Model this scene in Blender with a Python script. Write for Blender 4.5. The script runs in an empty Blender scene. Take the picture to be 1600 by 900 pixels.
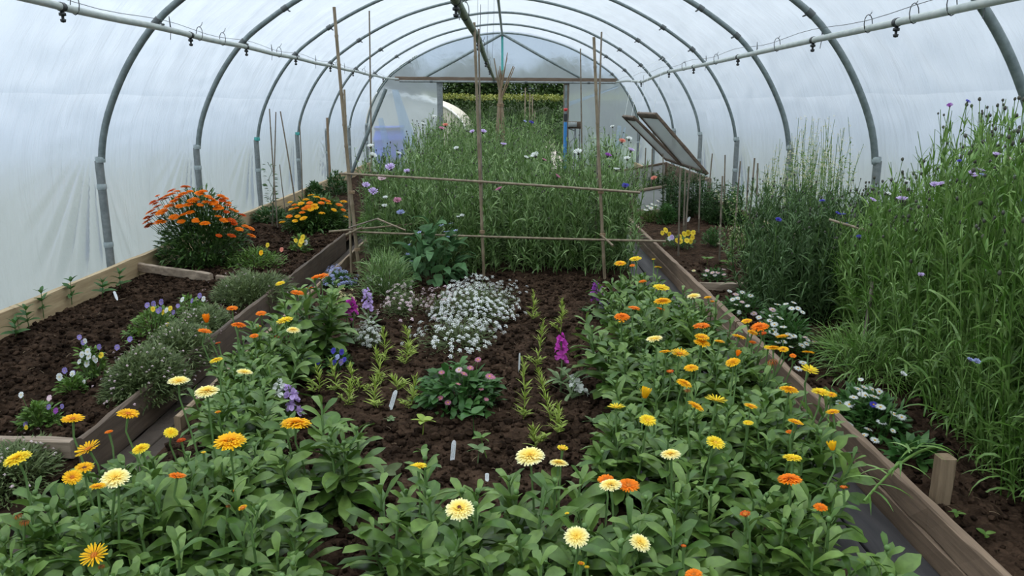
import bpy, math, random
import numpy as np

SC = bpy.context.scene
COL = SC.collection
RNG = np.random.default_rng(7)
TAU = math.pi * 2
# ---------------------------------------------------------------- camera geometry
F, VX, CZ = 1230.0, 797.0, 1.5
PITCH = math.atan(285 / 1230)
CP, SP = math.cos(PITCH), math.sin(PITCH)
XC = -0.17                      # centre line of the tunnel


def _ray(px, py):
    u = 450 - py
    return np.array([px - VX, F * CP + u * SP, -F * SP + u * CP])


def at_y(px, py, Y):
    d = _ray(px, py)
    return np.array([0, 0, CZ]) + d * (Y / d[1])


def at_z(px, py, z):
    d = _ray(px, py)
    return np.array([0, 0, CZ]) + d * ((z - CZ) / d[2])


def depth(P):
    return P[1] * CP + (CZ - P[2]) * SP


# ---------------------------------------------------------------- mesh builder
class MB:
    def __init__(s):
        s.v, s.f, s.n = [], [], 0

    def add(s, V, Fc, mi=0):
        V = np.asarray(V, float).reshape(-1, 3)
        Fc = np.asarray(Fc, int)
        s.v.append(V)
        s.f.append((Fc + s.n, mi))
        s.n += len(V)

    def merge(s, o, mi=None, M=None, T=None):
        V = np.concatenate(o.v)
        if M is not None:
            V = V @ np.asarray(M).T
        if T is not None:
            V = V + np.asarray(T)
        s.v.append(V)
        for Fc, m in o.f:
            s.f.append((Fc + s.n, m if mi is None else mi))
        s.n += len(V)

    def mesh(s, name, mats, smooth=True, origin=(0, 0, 0)):
        V = np.concatenate(s.v) - np.asarray(origin, float)
        me = bpy.data.meshes.new(name)
        loops = np.concatenate([f.ravel() for f, m in s.f])
        sizes = np.concatenate([np.full(len(f), f.shape[1]) for f, m in s.f])
        mis = np.concatenate([np.full(len(f), m) for f, m in s.f])
        starts = np.concatenate([[0], np.cumsum(sizes)[:-1]])
        me.vertices.add(len(V))
        me.vertices.foreach_set('co', V.ravel().astype(np.float32))
        me.loops.add(len(loops))
        me.loops.foreach_set('vertex_index', loops.astype(np.int32))
        me.polygons.add(len(sizes))
        me.polygons.foreach_set('loop_start', starts.astype(np.int32))
        me.polygons.foreach_set('material_index', mis.astype(np.int32))
        me.polygons.foreach_set('use_smooth', np.full(len(sizes), smooth))
        me.update(calc_edges=True)
        me.validate()
        for m in (mats if isinstance(mats, (list, tuple)) else [mats]):
            me.materials.append(m)
        return me

    def build(s, name, mats, parent=None, origin=(0, 0, 0), smooth=True):
        return link(name, s.mesh(name, mats, smooth, origin), parent,
                    (0, 0, 0) if parent is not None else origin)


def link(name, me, parent=None, loc=(0, 0, 0), rot=None, scale=None):
    o = bpy.data.objects.new(name, me)
    COL.objects.link(o)
    o.location = tuple(loc)
    if parent is not None:
        o.parent = parent
    if rot is not None:
        if len(rot) == 4:
            o.rotation_mode = 'QUATERNION'
            o.rotation_quaternion = rot
        else:
            o.rotation_euler = rot
    if scale is not None:
        o.scale = (scale,) * 3 if np.isscalar(scale) else scale
    return o


def tag(o, label, cat, group=None, kind=None):
    o['label'] = label
    o['category'] = cat
    if group:
        o['group'] = group
    if kind:
        o['kind'] = kind
    return o


def thing(name, label, cat, loc=(0, 0, 0), group=None):
    o = bpy.data.objects.new(name, None)
    COL.objects.link(o)
    o.empty_display_size = 0.05
    o.location = tuple(float(v) for v in loc)
    return tag(o, label, cat, group)


def struct(o):
    o['kind'] = 'structure'
    return o


# ---------------------------------------------------------------- vector helpers
def nrm(a):
    a = np.asarray(a, float)
    return a / np.maximum(np.linalg.norm(a, axis=-1, keepdims=True), 1e-9)


def grid_faces(r, c, wrap=False):
    i = np.arange(r - 1)[:, None]
    j = np.arange(c if wrap else c - 1)[None, :]
    j2 = (j + 1) % c
    a, b = i * c + j, i * c + j2
    d, e = (i + 1) * c + j, (i + 1) * c + j2
    return np.stack([a, b, e, d], -1).reshape(-1, 4)


def many(Fone, n, stride):
    return (Fone[None] + (np.arange(n) * stride)[:, None, None]).reshape(-1, Fone.shape[1])


def leafset(mb, P, D, L, W, droop, prof, m=5, fold=0.12, across=3, roll=None, curl=0.0, mi=0, wave=0.0, rng=RNG):
    """n leaves at P pointing along D, each a bent, folded blade of m segments."""
    P = np.asarray(P, float).reshape(-1, 3)
    n = len(P)
    D = nrm(np.broadcast_to(D, (n, 3)))
    L, W, droop = (np.broadcast_to(np.asarray(q, float), (n,)) for q in (L, W, droop))
    el = np.arcsin(np.clip(D[:, 2], -1, 1))
    H = D.copy()
    H[:, 2] = 0
    bad = np.linalg.norm(H, axis=1) < 1e-3
    az = rng.uniform(0, TAU, n)
    H[bad] = np.stack([np.cos(az), np.sin(az), 0 * az], 1)[bad]
    H = nrm(H)
    Zv = np.array([0, 0, 1.0])
    S0 = np.cross(H, Zv)
    roll = rng.normal(0, .35, n) if roll is None else np.broadcast_to(roll, (n,))
    t = np.linspace(0, 1, m + 1)
    w = prof(t)
    C = P.copy()
    out = np.zeros((n, m + 1, across, 3))
    offs = np.linspace(-1, 1, across)
    for k in range(m + 1):
        e = el - droop * t[k]
        T = H * np.cos(e)[:, None] + Zv * np.sin(e)[:, None]
        N = -H * np.sin(e)[:, None] + Zv * np.cos(e)[:, None]
        S = S0 * np.cos(roll)[:, None] + N * np.sin(roll)[:, None]
        N2 = -S0 * np.sin(roll)[:, None] + N * np.cos(roll)[:, None]
        if k:
            C = C + T * (L / m)[:, None]
        for a, q in enumerate(offs):
            hw = W * .5 * w[k]
            up = fold * abs(q) * hw * 2 + wave * L * math.sin(k * 2.1 + a) * w[k]
            out[:, k, a] = C + S * (q * hw)[:, None] + N2 * (up if np.ndim(up) else np.full(n, up))[:, None]
    mb.add(out, many(grid_faces(m + 1, across), n, (m + 1) * across), mi)


def stemset(mb, A, B, bend, r0, r1, m=5, sides=4, mi=0):
    """n thin tapered stems from A to B, bowed by the vector bend."""
    A = np.asarray(A, float).reshape(-1, 3)
    B = np.asarray(B, float).reshape(-1, 3)
    n = len(A)
    bend = np.broadcast_to(bend, (n, 3))
    t = np.linspace(0, 1, m + 1)
    C = A[:, None] + (B - A)[:, None] * t[None, :, None] + bend[:, None] * (t * (1 - t) * 4)[None, :, None]
    ax = nrm(B - A)
    ref = np.where(np.abs(ax[:, 2:3]) > .9, [[1.0, 0, 0]], [[0, 0, 1.0]])
    U = nrm(np.cross(ax, ref))
    V = np.cross(ax, U)
    r0, r1 = np.broadcast_to(r0, (n,)), np.broadcast_to(r1, (n,))
    r = r0[:, None] * (1 - t) + r1[:, None] * t
    a = np.arange(sides) / sides * TAU
    ring = U[:, None, None] * np.cos(a)[None, None, :, None] + V[:, None, None] * np.sin(a)[None, None, :, None]
    out = C[:, :, None] + ring * r[:, :, None, None]
    mb.add(out, many(grid_faces(m + 1, sides, True), n, (m + 1) * sides), mi)
    return C


def stem_pt(A, B, bend, t):
    A, B = np.asarray(A, float), np.asarray(B, float)
    t = np.asarray(t)[..., None]
    return A + (B - A) * t + bend * (t * (1 - t) * 4)


def tube(mb, pts, r, sides=10, cap=True, mi=0):
    pts = np.asarray(pts, float)
    n = len(pts)
    r = np.broadcast_to(r, (n,))
    T = nrm(np.gradient(pts, axis=0))
    ref = np.array([0, 0, 1.0]) if abs(T[0][2]) < .9 else np.array([0, 1.0, 0])
    U = nrm(np.cross(T[0], ref))
    rings = []
    a = np.arange(sides) / sides * TAU
    for k in range(n):
        U = nrm(U - T[k] * np.dot(U, T[k]))
        V = np.cross(T[k], U)
        rings.append(pts[k] + (np.cos(a)[:, None] * U + np.sin(a)[:, None] * V) * r[k])
    V_ = np.concatenate(rings)
    mb.add(V_, grid_faces(n, sides, True), mi)
    if cap:
        for k in (0, n - 1):
            ring = rings[k]
            mb.add(np.concatenate([ring, [ring.mean(0)]]),
                   [[i, (i + 1) % sides, sides] for i in range(sides)], mi)


def beam(mb, p0, p1, w, h, side=None, nseg=10, wob=0.0015, ch=0.004, mi=0, rng=RNG):
    """sawn timber: chamfered rectangular section w (side) x h (up), slightly uneven."""
    p0, p1 = np.asarray(p0, float), np.asarray(p1, float)
    T = nrm(p1 - p0)
    if side is None:
        ref = np.array([0, 0, 1.0]) if abs(T[2]) < .9 else np.array([0, 1.0, 0])
        side = nrm(np.cross(T, ref))
    side = nrm(np.asarray(side, float) - T * np.dot(side, T))
    up = np.cross(side, T)
    a, b = w / 2, h / 2
    sec = [(-a + ch, -b), (a - ch, -b), (a, -b + ch), (a, b - ch), (a - ch, b), (-a + ch, b), (-a, b - ch), (-a, -b + ch)]
    rings = []
    for k in range(nseg + 1):
        c = p0 + (p1 - p0) * k / nseg
        j = rng.normal(0, wob, (8, 2))
        rings.append([c + side * (x + q[0]) + up * (y + q[1]) for (x, y), q in zip(sec, j)])
    R = np.array(rings)
    mb.add(R, grid_faces(nseg + 1, 8, True), mi)
    for k in (0, nseg):
        mb.add(np.concatenate([R[k], [R[k].mean(0)]]), [[i, (i + 1) % 8, 8] for i in range(8)], mi)


def lathe(mb, prof, sides=12, M=None, T=(0, 0, 0), mi=0):
    prof = np.asarray(prof, float)
    a = np.arange(sides) / sides * TAU
    V = np.stack([prof[:, 0, None] * np.cos(a), prof[:, 0, None] * np.sin(a), np.repeat(prof[:, 1, None], sides, 1)], -1)
    V = V.reshape(-1, 3)
    if M is not None:
        V = V @ np.asarray(M).T
    mb.add(V + np.asarray(T), grid_faces(len(prof), sides, True), mi)


def _ico():
    t = (1 + 5 ** .5) / 2
    v = nrm(np.array([(-1, t, 0), (1, t, 0), (-1, -t, 0), (1, -t, 0), (0, -1, t), (0, 1, t), (0, -1, -t), (0, 1, -t),
                      (t, 0, -1), (t, 0, 1), (-t, 0, -1), (-t, 0, 1)], float))
    f = np.array([(0, 11, 5), (0, 5, 1), (0, 1, 7), (0, 7, 10), (0, 10, 11), (1, 5, 9), (5, 11, 4), (11, 10, 2), (10, 7, 6),
                  (7, 1, 8), (3, 9, 4), (3, 4, 2), (3, 2, 6), (3, 6, 8), (3, 8, 9), (4, 9, 5), (2, 4, 11), (6, 2, 10),
                  (8, 6, 7), (9, 8, 1)])
    return v, f


ICO_V, ICO_F = _ico()


def blobs(mb, P, r, jit=0.25, squash=1.0, mi=0, rng=RNG):
    P = np.asarray(P, float).reshape(-1, 3)
    n = len(P)
    r = np.broadcast_to(r, (n,))
    V = ICO_V[None] * (1 + rng.uniform(-jit, jit, (n, 12, 1))) * r[:, None, None]
    V = V * np.array([1, 1, squash])
    mb.add(P[:, None] + V, many(ICO_F, n, 12), mi)


def vnoise(x, y, seed):
    g = np.random.default_rng(seed).random((256, 256))
    xi, yi = np.floor(x).astype(int), np.floor(y).astype(int)
    fx, fy = x - xi, y - yi
    fx, fy = fx * fx * (3 - 2 * fx), fy * fy * (3 - 2 * fy)
    q = lambda a, b: g[a % 256, b % 256]
    return (q(xi, yi) * (1 - fx) + q(xi + 1, yi) * fx) * (1 - fy) + (q(xi, yi + 1) * (1 - fx) + q(xi + 1, yi + 1) * fx) * fy


def quat_to(n, spin=0.0):
    from mathutils import Vector, Quaternion
    q = Vector((0, 0, 1)).rotation_difference(Vector(tuple(n)))
    return q @ Quaternion((0, 0, 1), spin)


def qmat(q):
    return np.array(q.to_matrix())


# blade outlines
lance = lambda t: np.sin(np.pi * np.clip(t, 0.02, 0.995) ** .75) ** .8 + .03
spat = lambda t: np.interp(t, [0, .12, .3, .55, .75, .88, .96, 1], [.35, .38, .55, .9, 1, .82, .48, .06])
linear = lambda t: np.interp(t, [0, .15, .6, 1], [.55, 1, .85, .05])
ovate = lambda t: np.interp(t, [0, .1, .3, .5, .8, .94, 1], [.1, .55, .95, 1, .62, .28, .05])
ray_ = lambda t: np.interp(t, [0, .2, .6, .85, .96, 1], [.35, .6, .95, 1, .8, .5])
roundp = lambda t: np.interp(t, [0, .2, .5, .8, 1], [.25, .8, 1, .85, .35])
# ---------------------------------------------------------------- materials
def _nt(name):
    m = bpy.data.materials.new(name)
    m.use_nodes = True
    nt = m.node_tree
    nt.nodes.clear()
    out = nt.nodes.new('ShaderNodeOutputMaterial')
    N = lambda t, **k: _node(nt, t, k)
    return m, nt, N, out


def _node(nt, t, k):
    n = nt.nodes.new('ShaderNode' + t)
    for a, b in k.items():
        if a.startswith('i_'):
            n.inputs[a[2:].replace('_', ' ')].default_value = b
        else:
            setattr(n, a, b)
    return n


def C4(c):
    return (*c, 1.0)


def ramp(nt, N, src, stops):
    r = N('ValToRGB')
    e = r.color_ramp.elements
    while len(e) < len(stops):
        e.new(.5)
    for el, (p, c) in zip(e, stops):
        el.position = p
        el.color = C4(c)
    nt.links.new(src, r.inputs['Fac'])
    return r.outputs['Color']


def leaf_mat(name, ca, cb, rough=.5, trans=.3, scale=30.0, spec=.4):
    m, nt, N, out = _nt(name)
    g = N('NewGeometry')
    col = ramp(nt, N, g.outputs['Random Per Island'], [(0, ca), (.55, tuple((np.array(ca) + cb) / 2)), (1, cb)])
    tc = N('TexCoord')
    nz = N('TexNoise', i_Scale=scale, i_Detail=2.0)
    nt.links.new(tc.outputs['Object'], nz.inputs['Vector'])
    hs = N('HueSaturation')
    mr = N('MapRange', i_From_Min=.3, i_From_Max=.7, i_To_Min=.78, i_To_Max=1.2)
    nt.links.new(nz.outputs['Fac'], mr.inputs['Value'])
    nt.links.new(mr.outputs[0], hs.inputs['Value'])
    nt.links.new(col, hs.inputs['Color'])
    p = N('BsdfPrincipled', i_Roughness=rough)
    p.inputs['Specular IOR Level'].default_value = spec
    tl = N('BsdfTranslucent')
    nt.links.new(hs.outputs[0], p.inputs['Base Color'])
    nt.links.new(hs.outputs[0], tl.inputs['Color'])
    mx = N('MixShader', i_Fac=trans)
    nt.links.new(p.outputs[0], mx.inputs[1])
    nt.links.new(tl.outputs[0], mx.inputs[2])
    nt.links.new(mx.outputs[0], out.inputs[0])
    return m


def petal_mat(name, stops, trans=.3, var=.25):
    """petal colour runs from the flower's centre (0) to the tips (1)"""
    m, nt, N, out = _nt(name)
    tc = N('TexCoord')
    ln = N('VectorMath', operation='LENGTH')
    nt.links.new(tc.outputs['Object'], ln.inputs[0])
    ml = N('Math', operation='MULTIPLY')
    ml.inputs[1].default_value = 1.9
    nt.links.new(ln.outputs['Value'], ml.inputs[0])
    col = ramp(nt, N, ml.outputs[0], stops)
    g = N('NewGeometry')
    mr = N('MapRange', i_To_Min=1 - var, i_To_Max=1.0)
    nt.links.new(g.outputs['Random Per Island'], mr.inputs['Value'])
    hs = N('HueSaturation')
    nt.links.new(mr.outputs[0], hs.inputs['Value'])
    nt.links.new(col, hs.inputs['Color'])
    p = N('BsdfPrincipled', i_Roughness=.6)
    p.inputs['Specular IOR Level'].default_value = .2
    tl = N('BsdfTranslucent')
    nt.links.new(hs.outputs[0], p.inputs['Base Color'])
    nt.links.new(hs.outputs[0], tl.inputs['Color'])
    mx = N('MixShader', i_Fac=trans)
    nt.links.new(p.outputs[0], mx.inputs[1])
    nt.links.new(tl.outputs[0], mx.inputs[2])
    nt.links.new(mx.outputs[0], out.inputs[0])
    return m


def solid(name, ca, cb=None, rough=.5, metal=0.0, scale=(8, 8, 8), nscale=4.0, bump=.0, bscale=None, spec=.5, detail=6.0):
    m, nt, N, out = _nt(name)
    tc = N('TexCoord')
    mp = N('Mapping')
    mp.inputs['Scale'].default_value = scale
    nt.links.new(tc.outputs['Object'], mp.inputs['Vector'])
    nz = N('TexNoise', i_Scale=nscale, i_Detail=detail, i_Roughness=.65)
    nt.links.new(mp.outputs[0], nz.inputs['Vector'])
    p = N('BsdfPrincipled', i_Roughness=rough, i_Metallic=metal)
    p.inputs['Specular IOR Level'].default_value = spec
    col = ramp(nt, N, nz.outputs['Fac'], [(.3, ca), (.7, cb or ca)])
    nt.links.new(col, p.inputs['Base Color'])
    if bump:
        b = N('Bump', i_Strength=bump, i_Distance=.01)
        nt.links.new(nz.outputs['Fac'], b.inputs['Height'])
        nt.links.new(b.outputs[0], p.inputs['Normal'])
    nt.links.new(p.outputs[0], out.inputs[0])
    return m


def film_mat(name, fwd=.6, tcol=(.645, .72, .80), rough=.5):
    """milky polythene: part of the light is spread evenly, part carries on forwards, blurred"""
    m, nt, N, out = _nt(name)
    tc = N('TexCoord')
    mp = N('Mapping')
    mp.inputs['Scale'].default_value = (1.0, 4.5, .8)
    nt.links.new(tc.outputs['Object'], mp.inputs['Vector'])
    nz = N('TexNoise', i_Scale=2.2, i_Detail=5.0, i_Roughness=.6)
    nz.inputs['Distortion'].default_value = .8
    nt.links.new(mp.outputs[0], nz.inputs['Vector'])
    b = N('Bump', i_Strength=.5, i_Distance=.03)
    nt.links.new(nz.outputs['Fac'], b.inputs['Height'])
    nz2 = N('TexNoise', i_Scale=.9, i_Detail=4.0)     # dust and damp patches lying on the plastic
    nt.links.new(mp.outputs[0], nz2.inputs['Vector'])
    col = ramp(nt, N, nz2.outputs['Fac'], [(.3, tuple(np.array(tcol) * .95)), (.7, tcol)])
    tl = N('BsdfTranslucent')
    rf = N('BsdfRefraction', i_Roughness=rough, i_IOR=1.18)
    df = N('BsdfDiffuse')
    for n in (tl, rf, df):
        nt.links.new(col, n.inputs['Color'])
        nt.links.new(b.outputs[0], n.inputs['Normal'])
    gl = N('BsdfGlossy', i_Roughness=.3)
    nt.links.new(b.outputs[0], gl.inputs['Normal'])
    lw = N('LayerWeight')
    nt.links.new(b.outputs[0], lw.inputs['Normal'])
    pw = N('Math', operation='POWER')
    pw.inputs[1].default_value = 4.0
    nt.links.new(lw.outputs['Facing'], pw.inputs[0])
    fr = N('Math', operation='MULTIPLY_ADD')
    fr.inputs[1].default_value = .4
    fr.inputs[2].default_value = .04
    nt.links.new(pw.outputs[0], fr.inputs[0])
    m1 = N('MixShader', i_Fac=fwd)
    nt.links.new(tl.outputs[0], m1.inputs[1])
    nt.links.new(rf.outputs[0], m1.inputs[2])
    m2 = N('MixShader', i_Fac=.07)
    nt.links.new(m1.outputs[0], m2.inputs[1])
    nt.links.new(df.outputs[0], m2.inputs[2])
    m3 = N('MixShader')
    nt.links.new(fr.outputs[0], m3.inputs[0])
    nt.links.new(m2.outputs[0], m3.inputs[1])
    nt.links.new(gl.outputs[0], m3.inputs[2])
    nt.links.new(m3.outputs[0], out.inputs[0])
    return m


def glass_mat(name):
    m, nt, N, out = _nt(name)
    tr = N('BsdfTransparent')
    tr.inputs['Color'].default_value = (.92, .95, .93, 1)
    tl = N('BsdfDiffuse')
    tl.inputs['Color'].default_value = (.8, .8, .79, 1)
    gl = N('BsdfGlossy', i_Roughness=.12)
    m1 = N('MixShader', i_Fac=.6)
    nt.links.new(tr.outputs[0], m1.inputs[1])
    nt.links.new(tl.outputs[0], m1.inputs[2])
    m2 = N('MixShader', i_Fac=.12)
    nt.links.new(m1.outputs[0], m2.inputs[1])
    nt.links.new(gl.outputs[0], m2.inputs[2])
    nt.links.new(m2.outputs[0], out.inputs[0])
    return m


def soil_mat(name):
    m, nt, N, out = _nt(name)
    tc = N('TexCoord')
    nz = N('TexNoise', i_Scale=9.0, i_Detail=8.0, i_Roughness=.7)
    nt.links.new(tc.outputs['Object'], nz.inputs['Vector'])
    vo = N('TexVoronoi', i_Scale=45.0)
    nt.links.new(tc.outputs['Object'], vo.inputs['Vector'])
    g = N('NewGeometry')
    ad = N('Math', operation='MULTIPLY_ADD')
    nt.links.new(g.outputs['Random Per Island'], ad.inputs[0])
    ad.inputs[1].default_value = .25
    nt.links.new(nz.outputs['Fac'], ad.inputs[2])
    col = ramp(nt, N, ad.outputs[0], [(.3, (.007, .0042, .0026)), (.58, (.024, .0145, .009)), (.88, (.085, .052, .033))])
    p = N('BsdfPrincipled', i_Roughness=.95)
    p.inputs['Specular IOR Level'].default_value = .04
    nt.links.new(col, p.inputs['Base Color'])
    b = N('Bump', i_Strength=1.0, i_Distance=.02)
    nt.links.new(vo.outputs['Distance'], b.inputs['Height'])
    b2 = N('Bump', i_Strength=.8, i_Distance=.02)
    nt.links.new(nz.outputs['Fac'], b2.inputs['Height'])
    nt.links.new(b.outputs[0], b2.inputs['Normal'])
    nt.links.new(b2.outputs[0], p.inputs['Normal'])
    nt.links.new(p.outputs[0], out.inputs[0])
    return m


M = dict(
    film=film_mat('polythene'), film_end=film_mat('polythene_end', .68, (.68, .77, .86), .2),
    steel=solid('galvanised_steel', (.12, .15, .15), (.22, .26, .255), .5, .35, (4, 4, 4), 5),
    sleeve=solid('steel_ground_tube', (.15, .17, .17), (.26, .28, .275), .5, .3, (4, 4, 4), 5),
    tape=solid('clear_tape', (.28, .33, .33), (.38, .43, .43), .35),
    teal=solid('teal_tape', (.05, .32, .3), (.08, .4, .36), .5),
    pvc=solid('grey_pipe', (.33, .37, .35), (.5, .52, .48), .45, 0, (2, 2, 2), 6),
    algae=solid('mossy_pipe', (.05, .07, .03), (.2, .24, .16), .7, 0, (5, 5, 5), 6),
    black=solid('black_plastic', (.012, .014, .014), (.02, .022, .022), .45),
    wire=solid('grey_wire', (.1, .11, .11), None, .5, .4),
    bamboo=solid('bamboo', (.13, .095, .055), (.27, .21, .13), .55, 0, (6, 6, 2), 5, .1),
    bamboo_grey=solid('weathered_bamboo', (.11, .09, .065), (.22, .18, .13), .65, 0, (6, 6, 2), 5, .1),
    twine=solid('twine', (.2, .13, .07), (.34, .24, .14), .9),
    rail=solid('pale_timber', (.3, .21, .11), (.5, .38, .22), .7, 0, (9, .7, 9), 4, .15),
    board=solid('weathered_board', (.13, .085, .055), (.27, .185, .12), .8, 0, (9, .6, 9), 4, .25),
    board_x=solid('weathered_plank', (.16, .115, .08), (.36, .28, .2), .8, 0, (.6, 9, 9), 4, .25),
    darkwood=solid('dark_timber', (.075, .052, .036), (.17, .12, .08), .8, 0, (1.2, 9, 9), 4, .2),
    stub=solid('peg_timber', (.16, .105, .06), (.32, .23, .14), .75, 0, (9, 9, .8), 5, .15),
    path=solid('dark_path_boards', (.022, .02, .021), (.06, .052, .05), .75, 0, (7, .7, 7), 3, .3),
    bank=solid('trodden_earth', (.03, .02, .013), (.06, .042, .028), .9, 0, (4, 4, 4), 5, .4),
    soil=soil_mat('dark_compost'),
    straw=solid('straw_bits', (.16, .11, .06), (.34, .24, .14), .8),
    tagw=solid('white_label', (.72, .74, .74), (.8, .82, .82), .4), ink=solid('pencil', (.03, .03, .035), None, .7),
    grass=solid('grass_ground', (.09, .1, .07), (.16, .17, .12), .9, 0, (1, 1, 1), 3, .5),
    stone=solid('pale_path', (.3, .28, .26), (.42, .4, .38), .8),
    blue=solid('blue_plastic', (.01, .06, .42), (.014, .08, .5), .4), bluepipe=solid('blue_pipe', (.03, .2, .5), (.05, .26, .58), .4),
    red=solid('red_valve', (.5, .03, .03), None, .4), greybox=solid('grey_box', (.2, .22, .21), (.28, .3, .29), .6),
    glass=glass_mat('dusty_glass'), dome=solid('white_tunnel_cover', (.36, .35, .28), (.5, .5, .44), .5, 0, (1, 1, 1), 2),
    # leaves
    cal=leaf_mat('calendula_leaf', (.05, .115, .014), (.165, .26, .055), .4, .22, 40),
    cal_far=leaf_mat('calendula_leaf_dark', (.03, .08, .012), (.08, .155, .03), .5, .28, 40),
    stem=leaf_mat('green_stem', (.1, .18, .05), (.14, .24, .07), .6, .1),
    corn=leaf_mat('cornflower_leaf', (.06, .14, .018), (.26, .37, .14), .42, .25, 20),
    corn_l=leaf_mat('cornflower_leaf_light', (.075, .18, .018), (.25, .38, .11), .42, .3, 20),
    corn_d=leaf_mat('cornflower_leaf_dark', (.035, .085, .016), (.12, .2, .07), .55, .25, 20),
    bud=solid('scaly_bud', (.03, .035, .025), (.09, .085, .06), .8, 0, (60, 60, 60), 8),
    seed=leaf_mat('seedling_leaf', (.24, .34, .04), (.38, .46, .09), .55, .3),
    bush=leaf_mat('grey_green_leaf', (.07, .11, .03), (.16, .2, .075), .6, .25),
    lime=leaf_mat('fresh_leaf', (.08, .17, .025), (.16, .26, .05), .55, .3),
    mid=leaf_mat('mid_green_leaf', (.035, .11, .02), (.08, .18, .04), .5, .3),
    board_d=solid('dirty_board', (.05, .033, .022), (.13, .09, .06), .85, 0, (9, .6, 9), 4, .25),
    dark=leaf_mat('dark_green_leaf', (.025, .07, .014), (.06, .125, .03), .55, .25),
    stock=leaf_mat('stock_leaf', (.12, .19, .07), (.2, .28, .12), .6, .25),
    borage=leaf_mat('borage_leaf', (.06, .15, .05), (.11, .22, .085), .6, .3),
    hedge=leaf_mat('hedge_leaf', (.015, .045, .008), (.045, .095, .016), .6, .2, 2),
    hedge_l=leaf_mat('hedge_leaf_light', (.1, .14, .02), (.2, .22, .045), .6, .3, 2),
    # petals
    orange=petal_mat('orange_petal', [(0, (.85, .17, .003)), (.6, (1, .26, .006)), (1, (1, .33, .012))]),
    red_o=petal_mat('red_orange_petal', [(0, (.5, .06, .004)), (1, (.85, .13, .008))]),
    gold=petal_mat('gold_petal', [(0, (.95, .36, .004)), (.5, (1, .53, .008)), (1, (1, .64, .02))]),
    yellow=petal_mat('yellow_petal', [(0, (1, .56, .01)), (.5, (1, .73, .02)), (1, (1, .82, .08))]),
    cream=petal_mat('cream_petal', [(0, (1, .62, .05)), (.4, (1, .78, .16)), (.75, (1, .9, .42)), (1, (1, .94, .62))], var=.12),
    rust=petal_mat('wilted_petal', [(0, (.3, .07, .01)), (1, (.5, .13, .02))]),
    eye_o=solid('orange_disc', (.45, .1, .004), (.75, .25, .01), .8, 0, (9, 9, 9), 8, .5),
    eye_y=solid('yellow_disc', (.7, .35, .01), (.95, .6, .04), .8, 0, (9, 9, 9), 8, .5),
    eye_d=solid('brown_disc', (.08, .02, .008), (.3, .09, .02), .8, 0, (9, 9, 9), 8, .5),
    white=petal_mat('white_petal', [(0, (.72, .74, .66)), (1, (.86, .87, .86))], var=.1),
    pinkw=petal_mat('pale_pink_petal', [(0, (.8, .7, .66)), (1, (.78, .5, .6))], var=.2),
    pink=petal_mat('pink_petal', [(0, (.6, .2, .32)), (1, (.72, .32, .45))], var=.3),
    lilac=petal_mat('lilac_petal', [(0, (.55, .36, .7)), (.5, (.68, .52, .83)), (1, (.76, .64, .88))], var=.2),
    magenta=petal_mat('magenta_petal', [(0, (.75, .2, .6)), (.5, (.62, .06, .48)), (1, (.55, .04, .42))], var=.35),
    purple=petal_mat('purple_petal', [(0, (.4, .1, .46)), (1, (.34, .09, .44))], var=.3),
    blue_p=petal_mat('blue_petal', [(0, (.06, .03, .3)), (1, (.1, .1, .6))], var=.3),
    sky_p=petal_mat('sky_blue_petal', [(0, (.35, .38, .62)), (1, (.45, .5, .78))], var=.2),
    violet=petal_mat('violet_petal', [(0, (.75, .6, .1)), (.3, (.3, .22, .5)), (1, (.32, .26, .62))], var=.3),
    violaw=petal_mat('white_viola_petal', [(0, (.8, .6, .05)), (.35, (.75, .75, .7)), (1, (.82, .84, .86))], var=.12),
    violay=petal_mat('yellow_viola_petal', [(0, (.25, .1, .02)), (.3, (.85, .6, .03)), (1, (.9, .72, .08))], var=.15),
    coral=petal_mat('coral_petal', [(0, (.7, .2, .12)), (1, (.85, .33, .25))], var=.25),
    creamy=petal_mat('pale_cream_petal', [(0, (.75, .65, .3)), (1, (.82, .76, .5))], var=.2),
)
# ---------------------------------------------------------------- the tunnel
HALF = np.array([(3.03, 0.0), (3.035, .5), (3.03, .95), (3.0, 1.2), (2.93, 1.43), (2.79, 1.71), (2.65, 1.92), (2.48, 2.12),
                 (2.32, 2.25), (1.96, 2.49), (1.48, 2.73), (1.1, 2.86), (.73, 2.955), (.35, 3.02), (0, 3.04)])


def _profile(n):
    P = np.concatenate([HALF * [-1, 1], HALF[::-1][1:]])
    for _ in range(3):                               # corner-cutting keeps the bend smooth
        Q = np.empty((2 * len(P) - 2, 2))
        Q[0::2] = P[:-1] * .75 + P[1:] * .25
        Q[1::2] = P[:-1] * .25 + P[1:] * .75
        P = np.concatenate([P[:1], Q, P[-1:]])
    s = np.concatenate([[0], np.cumsum(np.linalg.norm(np.diff(P, axis=0), axis=1))])
    t = np.linspace(0, s[-1], n)
    return np.stack([np.interp(t, s, P[:, 0]), np.interp(t, s, P[:, 1])], 1)


HOOP_Y = [4.25, 6.2, 8.15, 10.1, 12.05, 14.0, 15.95, 17.9]
Y0, Y1 = -2.6, 17.95
ZFOLD = 1.575


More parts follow.
